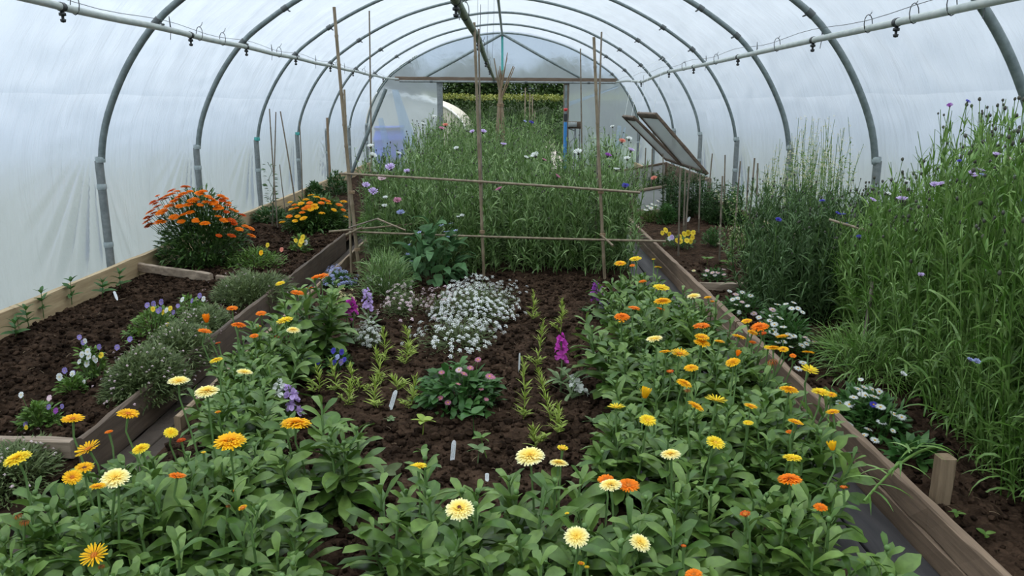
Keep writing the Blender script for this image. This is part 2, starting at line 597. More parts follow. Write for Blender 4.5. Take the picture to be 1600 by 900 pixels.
def build_cover():
    prof = _profile(330)
    T = nrm(np.gradient(prof, axis=0))
    Nn = np.stack([-T[:, 1], T[:, 0]], 1)            # outward on this winding
    if Nn[165][1] < 0:
        Nn = -Nn
    ys = np.concatenate([np.arange(Y0, 3.0, .08), np.arange(3.0, 12.0, .02), np.arange(12.0, Y1 + .02, .05)])
    ys[-1] = Y1
    Yg, _ = np.meshgrid(ys, prof[:, 0], indexing='ij')
    Zg = np.broadcast_to(prof[:, 1], Yg.shape)
    side = np.sign(np.broadcast_to(prof[:, 0], Yg.shape))
    arc = np.broadcast_to(np.arange(330) / 329.0, Yg.shape)
    d = np.full(Yg.shape, .045)
    rg = np.random.default_rng(3)
    hy = np.array([-1.6, .35, 2.3] + HOOP_Y)
    u = (Yg - 4.25) / 1.95
    u = u - np.floor(u)
    d -= .03 * (1 - (2 * u - 1) ** 2) * np.clip((Zg - .6) / 1.2, 0, 1)
    for k, yk in enumerate(hy):                      # folds fanning out from each hoop, above and below the bend
        for sg in (-1, 1):
            ph, fq = rg.uniform(0, 6), rg.uniform(24, 33)
            dy = Yg - yk
            dz = 1.32 - Zg
            ang = np.arctan2(dy, np.maximum(dz, 1e-3))
            r = np.hypot(dy, dz)
            fan = np.sin(ang * fq + ph) + .6 * np.sin(ang * fq * 1.9 + 2 * ph)
            amp = .03 * r * np.exp(-((ang + .28) / .5) ** 2) * (dz > 0) * np.clip((r - .12) / .35, 0, 1) * np.clip((1.35 - r) / .4, 0, 1)
            d += np.where(side == sg, fan * amp, 0)
    # long soft folds over the roof
    n1 = vnoise(Yg * 1.1 + 9, arc * 13, 21)
    n2 = vnoise(Yg * 5.5 + arc * 25, arc * 7 + Yg * .6, 22)
    n3 = vnoise(Yg * 3 - arc * 55, arc * 60 + Yg * 2.0, 23)
    d += .022 * (n1 - .5) + .024 * (n2 - .5) * np.clip((Zg - 1.3) / .6, 0, 1) + .014 * (n3 - .5) * np.clip((Zg - .9) / .6, 0, 1)
    d += -.004 * np.exp(-((Zg - ZFOLD) / .008) ** 2)  # the crease left by folding the sheet
    X = XC + prof[None, :, 0] + Nn[None, :, 0] * d
    Z = prof[None, :, 1] + Nn[None, :, 1] * d
    V = np.stack([X, Yg, Z], -1)
    il = int(np.argmin(np.abs(prof[:165, 1] - ZFOLD)))
    ir = 329 - il
    for nm, a, b in (('wall_left', 0, il), ('ceiling', il, ir), ('wall_right', ir, 329)):
        mb = MB()
        W = V[:, a:b + 1]
        mb.add(W, grid_faces(W.shape[0], W.shape[1])[:, ::-1])
        struct(mb.build(nm, M['film']))
    return prof


PROF = build_cover()


def prof_z(x):
    """height of the hoop at offset x from the centre line"""
    h = PROF[len(PROF) // 2:]
    return float(np.interp(abs(x), h[:, 0][:-40], h[:, 1][:-40])) if abs(x) < h[:-40, 0].max() else .9


def end_panel(mb, x0, x1, zlo, zhi, Y, seed):
    nx, nz = max(int(abs(x1 - x0) / .05), 8), 50
    xs = np.linspace(x0, x1, nx)
    V = np.zeros((nx, nz, 3))
    for i, x in enumerate(xs):
        top = min(zhi, prof_z(x - XC) + .03)
        zs = np.linspace(zlo, max(top, zlo + .01), nz)
        w = .02 * (vnoise(x * 2.2 + zs * 1.6 + 5, zs * 1.1 + x, seed) - .5) + .012 * (vnoise(x * 9 + zs * 3, zs * 1.5, seed + 1) - .5)
        V[i] = np.stack([np.full(nz, x), Y + w, zs], 1)
    mb.add(V, grid_faces(nx, nz)[:, ::-1])


YE = 17.97
mb = MB()
DX0, DX1, ZB = -1.55, 1.24, 2.04
end_panel(mb, XC - 3.03, DX0, .05, ZB, YE, 31)
end_panel(mb, DX1, XC + 3.03, .05, ZB, YE, 33)
end_panel(mb, XC - 2.55, XC + 2.55, ZB, 3.2, YE, 35)
# doubled strips where the end sheet is folded over itself
for q in ([(886, 160), (886, 167), (966, 136), (966, 134)], [(612, 140), (622, 140), (655, 232), (632, 232)],
          [(590, 185), (598, 184), (612, 235), (600, 235)], [(965, 196), (971, 197), (968, 232), (961, 232)],
          [(975, 198), (978, 199), (972, 232), (968, 232)]):
    c = np.array([at_y(x, y, YE - .03) for x, y in q])
    tt = np.linspace(0, 1, 12)[:, None]
    a, b = c[0] + (c[3] - c[0]) * tt, c[1] + (c[2] - c[1]) * tt
    for rr in (a, b):
        rr[:, 1] += .008 * np.sin(np.arange(12) * 1.7)
    mb.add(np.stack([a, (a + b) / 2 + [0, -.012, 0], b], 1), grid_faces(12, 3))
struct(mb.build('wall_back', M['film_end']))
mb = MB()
end_panel(mb, XC - 3.03, XC + 3.03, .05, 3.2, Y0 + .01, 41)
struct(mb.build('wall_front', M['film_end']))

# hoops
HOOP_LABEL = ['steel hoop overhead nearest the viewer, seen only in the top right corner',
              'large steel hoop behind the tall cornflowers, its left foot beside the bare compost',
              'steel hoop whose left foot stands behind the big orange marigold bush',
              'steel hoop whose left leg stands beside the crossed canes with climbing plant',
              'steel hoop just beyond the low orange marigolds, teal tape on its left leg',
              'steel hoop with a wooden post tied to its left leg',
              'last free-standing steel hoop in front of the gable end hoop',
              'farthest steel hoop framing the gable end and doorway']
for k, (Y, lab) in enumerate(zip(HOOP_Y, HOOP_LABEL)):
    t = thing('tunnel_hoop', lab, 'hoop', (XC, Y, 0), 'steel hoops of the tunnel')
    j = np.arange(0, 330, 3)
    pts = PROF[j]
    arch = pts[pts[:, 1] > 1.0]
    mb = MB()
    tube(mb, np.stack([arch[:, 0], 0 * arch[:, 0], arch[:, 1]], 1), .026 if k < 3 else .02, 12)
    mb.build('arch_tube', M['steel'], t)
    for sg in (-1, 1):
        mb = MB()
        tube(mb, [(sg * 3.035, 0, z) for z in np.linspace(.0, 1.08, 8)], .0315, 12)
        mb.build('ground_tube', M['sleeve'], t)
        for z, mt in ((1.09, 'tape'), (.88, 'tape'), (.42, 'tape')) if k < 3 else ((1.09, 'teal' if k in (3, 4) and sg < 0 else 'tape'), (.7, 'tape')):
            mb = MB()
            tube(mb, [(sg * 3.035 + (.012 * sg * -1 if z > 1 else 0), 0, z + q) for q in (-.022, -.012, .012, .022)], [.0345, .037, .037, .0345], 12, False)
            mb.build('tape_band', M[mt], t)
    for fr in (.23, .285, .72, .765):                # clips on the arch
        i = int(fr * 329)
        p = PROF[i]
        mb = MB()
        tg = nrm(PROF[i + 2] - PROF[i - 2])
        a, b = p - tg * .03, p + tg * .03
        tube(mb, [(a[0], 0, a[1]), (b[0], 0, b[1])], .029, 10)
        inw = nrm(np.array([0 - p[0], 1.2 - p[1]]))
        beam(mb, (p[0] + inw[0] * .02, 0, p[1] + inw[1] * .02), (p[0] + inw[0] * .06, -.01, p[1] + inw[1] * .06), .02, .012, nseg=1, ch=.002)
        mb.build('clip', M['wire'], t)

mb = MB()
tube(mb, [(XC, y, 2.985 + .004 * math.sin(y * 3)) for y in np.linspace(Y0 + .1, 17.86, 40)], .022, 10)
tag(mb.build('ridge_pole', M['steel'], origin=(XC, 8, 3.0)), 'straight steel ridge pole running along the crown of the tunnel', 'pole')

# gable end
mb = MB()
beam(mb, (-2.52, 17.83, 2.075), (2.34, 17.83, 2.035), .05, .085, nseg=30, wob=.002)
g = tag(mb.build('header_beam', M['darkwood'], origin=(-.1, 17.83, 2.05), smooth=False), 'dark brown wooden beam spanning the gable above the doorway', 'beam')
mb = MB()
tube(mb, [(x, 17.78, 2.0 - .008 * x) for x in np.linspace(-2.42, 2.3, 20)], .024, 10)
t = thing('cross_tube', 'steel tube running under the wooden beam over the doorway', 'tube', (-.1, 17.78, 2.0))
mb.build('tube', M['sleeve'], t, (-.1, 17.78, 2.0))
for x in (-1.72, -.35, .35, 1.72):
    mb = MB()
    tube(mb, [(x - .03, 17.78, 2.0 - .008 * x), (x + .03, 17.78, 2.0 - .008 * x)], .031, 10)
    mb.build('collar', M['wire'], t, (-.1, 17.78, 2.0))
for x0, lab in ((-1.9, 'left sloping steel brace from gable top down to beam'), (1.55, 'right sloping steel brace from gable top down to beam')):
    mb = MB()
    tube(mb, [(XC + .02 * np.sign(x0), 17.86, 3.0), ((XC + x0) / 2, 17.85, 2.54), (x0, 17.84, 2.09)], .03, 10)
    tag(mb.build('gable_brace', M['steel'], origin=(x0, 17.85, 2.1)), lab, 'brace', 'sloping braces in the gable')
mb = MB()
tube(mb, [(XC, 17.9, 2.1), (XC, 17.9, 2.98)], .025, 10)
tag(mb.build('gable_strut', M['teal'], origin=(XC, 17.9, 2.1)), 'upright teal strut in middle of gable above beam', 'strut')
a, b = at_y(603, 139, 15.5), at_y(569, 222, 15.5)
b = a + (b - a) * (a[2] - .1) / (a[2] - b[2])
mb = MB()
tube(mb, np.linspace(a, b, 6), .035, 10)
tag(mb.build('corner_brace', M['steel'], origin=b), 'slanting steel brace in far left corner beside the blue barrel', 'brace')
for x, lab in ((DX0, 'left grey wooden doorpost beside pale neighbouring tunnel'), (DX1, 'right doorpost behind the blue standpipe')):
    mb = MB()
    beam(mb, (x, 17.88, 0), (x, 17.88, 2.0), .12, .09, side=(1, 0, 0), nseg=10)
    tag(mb.build('door_post', M['sleeve' if x < 0 else 'bamboo_grey'], origin=(x, 17.88, 0)), lab, 'post', 'posts of the far doorway')

# base rails
def rail(nm, x, y0, y1, w, h, zc):
    mb = MB()
    yy = y0
    while yy < y1:                                   # lengths of timber butted end to end
        y2 = min(yy + 3.6, y1)
        beam(mb, (x, yy, zc), (x, y2 - .004, zc), w, h, side=(1, 0, 0), nseg=14, wob=.003)
        yy = y2
    return struct(mb.build(nm, M['rail'], origin=(x, y0, zc), smooth=False))


rail('baseboard_left', XC - 2.965, -2.4, 17.8, .045, .2, .165)
rail('baseboard_right', XC + 2.965, -2.4, 17.8, .045, .2, .165)


# irrigation pipes
def from_plane_x(px, py, X):
    d = _ray(px, py)
    return np.array([0, 0, CZ]) + d * (X / d[0])


def pipe_line(pts, r, mat, label, heads, ties, hooks):
    t = thing('irrigation_pipe', label, 'pipe', pts[0], 'overhead irrigation pipes')
    o = pts[0]
    mb = MB()
    s = np.linspace(0, len(pts) - 1, 60)
    P = np.stack([np.interp(s, range(len(pts)), pts[:, i]) for i in range(3)], 1)
    tube(mb, P, r, 12)
    mb.build('pipe', mat, t, o)

    def at(Y):
        i = np.argsort(P[:, 1])
        return np.array([np.interp(Y, P[i, 1], P[i, 0]), Y, np.interp(Y, P[i, 1], P[i, 2])])
    for Y in heads:
        p = at(Y)
        mb = MB()
        lathe(mb, [(.0, 0), (.012, 0), (.012, -.012), (.02, -.015), (.02, -.03), (.008, -.034), (.008, -.048), (.017, -.05), (.014, -.066), (0, -.07)],
              10, T=p + [0, 0, -r + .004])
        tube(mb, [p + [0, -.02, 0], p + [0, .02, 0]], r + .004, 10)
        mb.build('sprinkler_head', M['black'], t, o)
    for Y in ties:
        p = at(Y)
        mb = MB()
        a = np.linspace(0, TAU, 13)
        tube(mb, np.stack([p[0] + (r + .004) * np.cos(a), p[1] + .006 * np.sin(a), p[2] + .03 + (r + .035) * np.sin(a)], 1), .003, 5, False)
        tube(mb, [p + [.004, 0, .08], p + [.02, .01, .1], p + [.03, .01, .125]], .0025, 5)
        mb.build('cable_tie', M['black'], t, o)
    for Y in hooks:                                  # hangers up to the cover's frame
        p = at(Y)
        mb = MB()
        zt = min(prof_z(p[0] - XC) - .06, p[2] + .34)
        tube(mb, [p + [0, 0, -r - .05], p + [.006, 0, -r], p + [.004, 0, .1], (p[0] + .012, Y, zt)], .0028, 5)
        mb.build('hanger', M['wire'], t, o)
    return at


PL = np.array([[-2.62, y, 2.07 - .012 * math.sin((y - 4.25) / 1.95 * math.pi) ** 2] for y in np.arange(-1, 17.7, .5)])
PL[-1] = [-2.44, 17.72, 2.06]
atL = pipe_line(PL, .023, M['pvc'], 'left grey irrigation pipe with black sprinkler heads', [4.85, 6.75, 8.15, 10.0, 11.9, 13.6, 15.2, 16.8],
                [5.0, 6.95, 7.5, 9.3, 12.4, 14.6], [4.1, 6.35, 9.0, 11.0, 12.9, 15.6])
pr = [(1900, -73), (1560, 0), (1420, 31), (1260, 65), (1100, 101), (1040, 113), (1003, 128), (980, 126), (959, 129)]
PR = np.array([from_plane_x(a, b, X) for (a, b), X in zip(pr, (2.34, 2.34, 2.34, 2.34, 2.34, 2.34, 2.34, 2.33, 2.33))])
atR = pipe_line(PR, .023, M['pvc'], 'right grey irrigation pipe with black sprinkler heads', [5.0, 6.35, 8.4, 10.4, 12.0, 14.5], [4.4, 4.8, 5.4, 7.2, 9.3, 11.0],
                [4.1, 6.2, 7.8, 9.8, 12.0, 14.3])
pc = [(640, -140), (712, 0), (733, 38), (746, 58), (757, 88), (772, 124)]
PCn = np.array([at_z(a, b, 2.07 + q) for (a, b), q in zip(pc, (0, 0, .0, -.01, 0, 0))])
atC = pipe_line(PCn, .027, M['algae'], 'mossy green central irrigation pipe hanging below the ridge', [4.62, 7.2, 10.4, 13.0], [5.4, 8.5, 12.0], [4.9, 7.6, 11])
for X, z, lab in ((-2.58, 2.12, 'thin support wire above the left irrigation pipe'), (2.24, 2.05, 'thin support wire above the right irrigation pipe')):
    mb = MB()
    tube(mb, [(X, y, z - .03 * math.sin((y - .35) / 1.95 * math.pi) ** 2) for y in np.arange(.4, 17.6, .3)], .0022, 5)
    tag(mb.build('support_wire', M['wire'], origin=(X, 8, z)), lab, 'wire', 'wires above the irrigation pipes')
# strings hanging from the crown
for (x, y, ln), lab in zip(((747, 60, 45), (763, 20, 60), (772, 12, 80)), ('nearest slack string by the mossy pipe', 'middle thin string below the ridge', 'thin string nearest the ridge pole')):
    p = at_y(x, y - 70, 9.5)
    q = at_y(x - 3, y + ln, 9.5)
    p[2] = prof_z(p[0] - XC) - .03
    mb = MB()
    tube(mb, [p, (p + q) / 2 + [.01, 0, 0], q], .0018, 5)
    tag(mb.build('string', M['wire'], origin=p), lab, 'string', 'strings hanging from the crown')

# ---------------------------------------------------------------- ground
mb = MB()
gx, gy = np.linspace(-40, 40, 60), np.concatenate([np.linspace(-12, 17, 10), np.linspace(18, 60, 50)])
XX, YY = np.meshgrid(gx, gy, indexing='ij')
mb.add(np.stack([XX, YY, -.03 + .15 * vnoise(XX * .3 + 50, YY * .3, 51) * np.clip((YY - 19) / 4, 0, 1)], -1), grid_faces(60, 60))
struct(mb.build('ground', M['grass']))
mb = MB()
gx, gy = np.linspace(XC - 3.05, XC + 3.05, 60), np.linspace(Y0, 18, 80)
XX, YY = np.meshgrid(gx, gy, indexing='ij')
mb.add(np.stack([XX, YY, .0 + .006 * vnoise(XX * 6 + 20, YY * 6 + 20, 52)], -1), grid_faces(60, 80))
struct(mb.build('floor', M['bank']))


def soil(nm, x0, x1, y0, y1, z, res, amp, seed, mound=.03):
    nx = int((x1 - x0) / res)
    ys = [y0]
    while ys[-1] < y1:
        ys.append(ys[-1] + res * max(1, (ys[-1] / 3.2)))
    ys = np.array(ys)
    xs = np.linspace(x0, x1, nx)
    XX, YY = np.meshgrid(xs, ys, indexing='ij')
    h = np.zeros_like(XX)
    for f, a in ((1.3, .9), (5, .5), (13, .45), (29, .5), (55, .35)):
        n = vnoise(XX * f + seed * 3.7 + 40, YY * f + 60, seed + int(f))
        h += a * (n - .5)
    edge = np.clip(np.minimum(XX - x0, x1 - XX) / .1, 0, 1)
    Z = z + amp * h * (.35 + .65 * edge) + mound * edge - mound
    mb = MB()
    mb.add(np.stack([XX, YY, Z], -1), grid_faces(*XX.shape))
    o = mb.build(nm, M['soil'])
    struct(o)

    def zat(x, y):
        i = np.clip(np.searchsorted(xs, x), 0, len(xs) - 1)
        j = np.clip(np.searchsorted(ys, y), 0, len(ys) - 1)
        return Z[i, j]
    return zat


BX0, BX1 = -1.43, 1.02
LX0, LX1 = XC - 2.94, -1.72
RX0, RX1 = 1.43, XC + 2.94
zmid = soil('soil', BX0, BX1, .5, 16.5, .145, .013, .032, 61, .02)
zleft = soil('soil.001', LX0, LX1, 1.5, 17, .13, .015, .05, 67, .02)
zright = soil('soil.002', RX0, RX1, .8, 17, .135, .016, .04, 71, .02)

mb = MB()
mbs = MB()
rg = np.random.default_rng(5)
for (x0, x1, y0, y1, fn, n) in ((BX0, BX1, 1.4, 6.4, zmid, 17000), (LX0, LX1, 2.6, 9, zleft, 13000), (RX0, RX1, 1.8, 7, zright, 4500)):
    X, Y = rg.uniform(x0 + .03, x1 - .03, n), y0 + (y1 - y0) * rg.random(n) ** 1.3
    r = .004 + .019 * rg.random(n) ** 3.5
    blobs(mb, np.stack([X, Y, fn(X, Y) + r * .35], 1), r, .35, .8, rng=rg)
    k = n // 45
    X, Y = rg.uniform(x0 + .03, x1 - .03, k), y0 + (y1 - y0) * rg.random(k) ** 1.3
    az = rg.uniform(0, TAU, k)
    L = rg.uniform(.012, .045, k)
    A = np.stack([X, Y, fn(X, Y) + .006], 1)
    B = A + np.stack([np.cos(az) * L, np.sin(az) * L, rg.uniform(-.004, .014, k)], 1)
    stemset(mbs, A, B, np.stack([0 * L, 0 * L, L * .1], 1), .0013, .0008, 2, 3)
o = mb.build('soil_crumbs', M['soil'])
tag(o, 'loose dark crumbs of compost lying over the beds', 'soil', kind='stuff')
o = mbs.build('straw_bits', M['straw'])
tag(o, 'bits of pale straw scattered over the dark compost', 'straw', kind='stuff')

# paths between the beds
for nm, x0, x1, z in (('path', 1.04, 1.39, .012), ('path.001', -1.68, -1.47, .03)):
    mb = MB()
    w = (x1 - x0) / 2
    for i in (0, 1):
        y = .6
        while y < 17:
            beam(mb, (x0 + w * (i + .5), y, z), (x0 + w * (i + .5), min(y + 3.1, 17), z + RNG.normal(0, .002)), w - .008, .03, side=(1, 0, 0), nseg=20, wob=.002)
            y += 3.11
    struct(mb.build(nm, M['path'] if nm == 'path' else M['bank'], origin=(x0, .6, z)))


# bed boards
def board(name, label, p0, p1, w, h, mat='board', nseg=24, rough=.0025, cat='board', group=None, side=None):
    mb = MB()
    beam(mb, p0, p1, w, h, side=side, nseg=nseg, wob=rough, ch=.006)
    return tag(mb.build(name, M[mat], origin=p0, smooth=False), label, cat, group)


XR = 1.412
for y0, y1, n in ((.7, 4.68, 'near'), (4.69, 9.9, 'far')):
    board('bed_board', f'{"nearest" if n == "near" else "distant"} upper edging plank of the right bed along the path', (XR, y0, .152), (XR, y1, .152), .036, .1, 'board', 40, .002, group='edging planks of the right bed', side=(1, 0, 0))
    board('bed_board', f'{"nearest" if n == "near" else "distant"} lower edging plank of the right bed touching the path', (XR - .003, y0, .052), (XR - .003, y1, .052), .036, .1, 'board', 40, .0012, group='edging planks of the right bed', side=(1, 0, 0))
XLB = -1.705
board('bed_board', 'edging plank of the left bed beside the pale timber divider and creamy marigolds', (XLB, 2.9, .125), (XLB, 5.35, .125), .026, .19, 'board_d', 20, side=(1, 0, 0), group='edging planks of the left bed')
board('bed_board', 'edging plank of the left bed near the cane frame, below the low orange marigolds', (XLB, 5.37, .125), (XLB, 8.0, .125), .026, .19, 'board_d', 20, side=(1, 0, 0), group='edging planks of the left bed')
board('bed_board', 'thin edging lath of the middle bed along the narrow left path', (-1.447, 3.2, .1), (-1.447, 8.6, .115), .022, .17, 'stub', 24, side=(1, 0, 0))
board('divider_plank', 'pale grey plank across the left bed in front of the orange marigold bush', at_z(192, 413, .2) + [.1, 0, -.02], at_z(330, 428, .2) + [0, 0, -.03], .035, .07, 'board_x', 14)
board('divider_plank', 'short brownish plank end continuing across the left bed', at_z(338, 429, .18) + [0, 0, -.03], at_z(396, 433, .18) + [0, 0, -.03], .03, .05, 'board_x', 8)
board('divider_plank', 'reddish sawn plank across the left bed at the left picture edge', (XC - 2.92, 2.98, .185), (-1.73, 2.9, .175), .045, .075, 'board_x', 14)
board('divider_plank', 'pale plank across the right bed behind the daisies', (1.45, 5.87, .155), (1.98, 5.82, .155), .035, .06, 'board_x', 10)
p = at_z(1468, 783, .14)
board('wooden_peg', 'short square wooden peg standing in the right bed', (p[0], p[1], .08), (p[0], p[1], .31), .055, .055, 'stub', 6, .001, 'peg')
# ---------------------------------------------------------------- canes
def cane_mesh(mb, a, b, r0, r1, seed=0, mi=0):
    """bamboo: slim pole with swollen nodes and a slight bow"""
    a, b = np.asarray(a, float), np.asarray(b, float)
    rg = np.random.default_rng(seed)
    L = np.linalg.norm(b - a)
    nn = max(int(L / .2), 3)
    t, r = [0], [1.0]
    for k in range(1, nn):
        q = (k + rg.uniform(-.15, .15)) / nn
        t += [q - .007, q, q + .007]
        r += [1, 1.22, .98]
    t.append(1)
    r.append(1)
    t, r = np.array(t), np.array(r)
    bow = rg.normal(0, .008 * L, 3) * .5
    P = a + (b - a) * t[:, None] + bow * (4 * t * (1 - t))[:, None]
    tube(mb, P, r * (r0 + (r1 - r0) * t), 9, True, mi)


def cane(label, p0, p1, Y0_, Y1_=None, r=.008, mat='bamboo', ground=None, group=None, name='bamboo_cane', ties=()):
    """p0 lower end, p1 upper end in the picture; Y = distance down the tunnel"""
    a = at_y(*p0, Y0_)
    b = at_y(*p1, Y1_ if Y1_ is not None else Y0_)
    if ground is not None:
        u = (b - a) / (b[2] - a[2])
        a = a + u * (ground - a[2])
    mb = MB()
    cane_mesh(mb, a, b, r * 1.1, r * .9, int(p0[0] * 7 + p1[1]))
    o = mb.build(name, M[mat], origin=a)
    tag(o, label, 'cane', group)
    for q in ties:
        c = a + (b - a) * q
        mb = MB()
        ax = nrm(b - a)
        for kk in range(4):
            lathe(mb, [(r * 1.15, -.004), (r * 1.9, -.002), (r * 1.9, .002), (r * 1.15, .004)], 8, T=c + ax * (kk - 1.5) * .006)
        ob = mb.build('twine_tie', M['twine'], o, a)
    return a, b


FY = 6.22
g = 'canes of the frame in front of the cornflower thicket'
cane('tall thick cane leaning left at left end of the frame', (563, 440), (522, 11), 6.25, 6.2, .0135, ground=.12, group=g, ties=(.34, .12))
cane('thinner cane standing against the leaning cane at the frame corner', (549, 425), (538, 140), 6.3, 6.45, .009, ground=.12, group=g)
cane('upright cane in the middle of the frame, topmost end under the mossy pipe', (756, 430), (741, 35), FY, FY, .0115, ground=.12, group=g, ties=(.4, .2))
cane('second cane just right of the middle upright of the frame', (757, 420), (748, 45), 6.5, 6.6, .008, 'bamboo_grey', ground=.12, group=g)
cane('thick cane at the right end of the frame', (945, 440), (928, 58), FY, FY, .0125, ground=.12, group=g, ties=(.38, .2))
cane('cane crossing behind the right end cane of the frame', (933, 300), (940, 50), 6.6, 6.7, .008, 'bamboo_grey', ground=.12, group=g)
cane('upper horizontal cane tied across the frame', (1000, 301), (530, 271), 6.16, 6.2, .0095, group=g)
cane('lower horizontal cane tied across the frame, right end over the path', (1040, 377), (545, 362), 6.16, 6.2, .0085, group=g)
cane('short cane stub tied to lower right corner of the frame', (958, 384), (940, 368), 6.08, 6.2, .009, group=g)
cane('loose cane sloping up over the lower left of the frame', (514, 362), (665, 348), 6.05, 6.6, .008, group=g)
cane('short cane pointing down to the right in lower left of the frame', (590, 342), (634, 360), 6.12, 6.0, .007, group=g)
cane('lowest thin cane end poking out at the left frame corner', (540, 367), (566, 355), 6.1, 6.2, .008, group=g)
cane('grey cane inside the lower left of the frame', (545, 356), (592, 341), 6.14, 6.2, .006, 'bamboo_grey', group=g)
cane('tall thin cane rising from left front corner of the thicket', (580, 240), (577, 17), 7.6, 7.6, .0075, 'bamboo_grey', ground=.12)
cane('tall thin cane in front of the grey box by the doorway', (909, 215), (907, 76), 12.6, 12.6, .011, 'bamboo_grey', ground=.12)
g = 'canes in the left bed'
cane('cane in left bed crossing to the right, tallest of the crossed pair', (432, 325), (421, 170), 8.9, 8.9, .0075, 'bamboo_grey', ground=.1, group=g)
cane('cane in left bed with climbing plant, leaning right', (426, 330), (431, 175), 9.0, 9.0, .007, 'bamboo_grey', ground=.1, group=g)
cane('cane in left bed leaning left, right of the crossed pair', (460, 312), (438, 174), 9.6, 9.6, .0085, 'bamboo_grey', ground=.1, group=g)
cane('shortest cane in left bed', (446, 325), (437, 257), 9.2, 9.2, .006, 'bamboo_grey', ground=.1, group=g)
cane('thin dark cane beside the teal-taped hoop leg', (472, 300), (468, 190), 11.6, 11.6, .0085, 'bamboo_grey', ground=.1, group=g)
mb = MB()
a, b = at_y(516, 285, 13.6), at_y(511, 184, 13.6)
a = a + (b - a) * (a[2] - .08) / (a[2] - b[2])
beam(mb, a, b, .035, .035, nseg=8)
tag(mb.build('wooden_post', M['stub'], origin=a), 'squared wooden post tied to a hoop leg at the left side', 'post')

RC = [(1108, 288, 1113, 240, 9.6), (1132, 312, 1133, 242, 9.2), (1126, 357, 1129, 275, 7.1), (1151, 322, 1157, 252, 8.4), (1166, 350, 1170, 260, 7.5),
      (1170, 356, 1179, 247, 7.0), (1180, 352, 1184, 255, 7.15), (1061, 350, 1063, 262, 7.3), (1069, 332, 1071, 266, 8.0), (1074, 322, 1078, 261, 8.4),
      (1093, 312, 1094, 275, 8.6), (1018, 272, 1019, 233, 10.6), (1008, 262, 1009, 231, 11.2), (1036, 250, 1036, 240, 10.2)]
WORDS = ['first', 'second', 'third', 'fourth', 'fifth', 'sixth', 'seventh', 'eighth', 'ninth', 'tenth', 'eleventh', 'twelfth', 'thirteenth', 'fourteenth',
         'fifteenth', 'sixteenth', 'seventeenth', 'eighteenth', 'nineteenth', 'twentieth', 'twenty-first', 'twenty-second', 'twenty-third', 'twenty-fourth']
for k, (x0, y0, x1, y1, Y) in enumerate(sorted(RC, key=lambda q: q[2])):
    cane(f'short weathered cane in the right bed, {WORDS[k]} from left', (x0, y0), (x1, y1), Y, Y, .0085, 'bamboo_grey', ground=.08, group='short canes in the right bed')
cane('dark stake leaning in the right bed before the tall cornflowers', (1342, 585), (1364, 440), 4.1, 4.2, .012, 'bamboo_grey', ground=.08)
cane('pale cane lying across the dark cornflowers in the right bed', (1373, 366), (1296, 343), 4.5, 4.75, .0085)

# bundle of sticks tied at the waist
t = thing('stick_wigwam', 'wigwam of brown sticks tied at the waist, in front of the doorway', 'wigwam', at_z(783, 240, .1) * [0, 0, 1] + [at_y(783, 200, 11.5)[0], 11.5, 0])
o = np.array(t.location)
w = at_y(782, 164, 11.5)
rg = np.random.default_rng(17)
for k in range(28):
    az = rg.uniform(0, TAU)
    foot = np.array([w[0] + .15 * math.cos(az), 11.5 + .15 * math.sin(az), .08])
    waist = w + [.03 * math.cos(az), .03 * math.sin(az), 0]
    up = rg.uniform(.32, .5) if k > 5 else rg.uniform(.5, .75)
    spread = rg.uniform(.01, .06) if k > 5 else rg.uniform(.08, .2)
    top = w + [spread * math.cos(az + 2.6), spread * math.sin(az + 2.6), up]
    mb = MB()
    tube(mb, [foot, (foot + waist) / 2 + rg.normal(0, .008, 3), waist, (waist + top) / 2 + rg.normal(0, .006, 3), top], np.array([.011, .01, .009, .008, .006]) * rg.uniform(.9, 1.5), 7)
    mb.build('stick', M['stub'] if k % 3 else M['bamboo'], t, o)
mb = MB()
for q in range(5):
    a = np.linspace(0, TAU, 17)
    tube(mb, np.stack([w[0] + .048 * np.cos(a), 11.5 + .048 * np.sin(a), w[2] - .02 + q * .009 + .004 * np.sin(a * 2 + q)], 1), .004, 5, False)
mb.build('twine_binding', M['twine'], t, o)

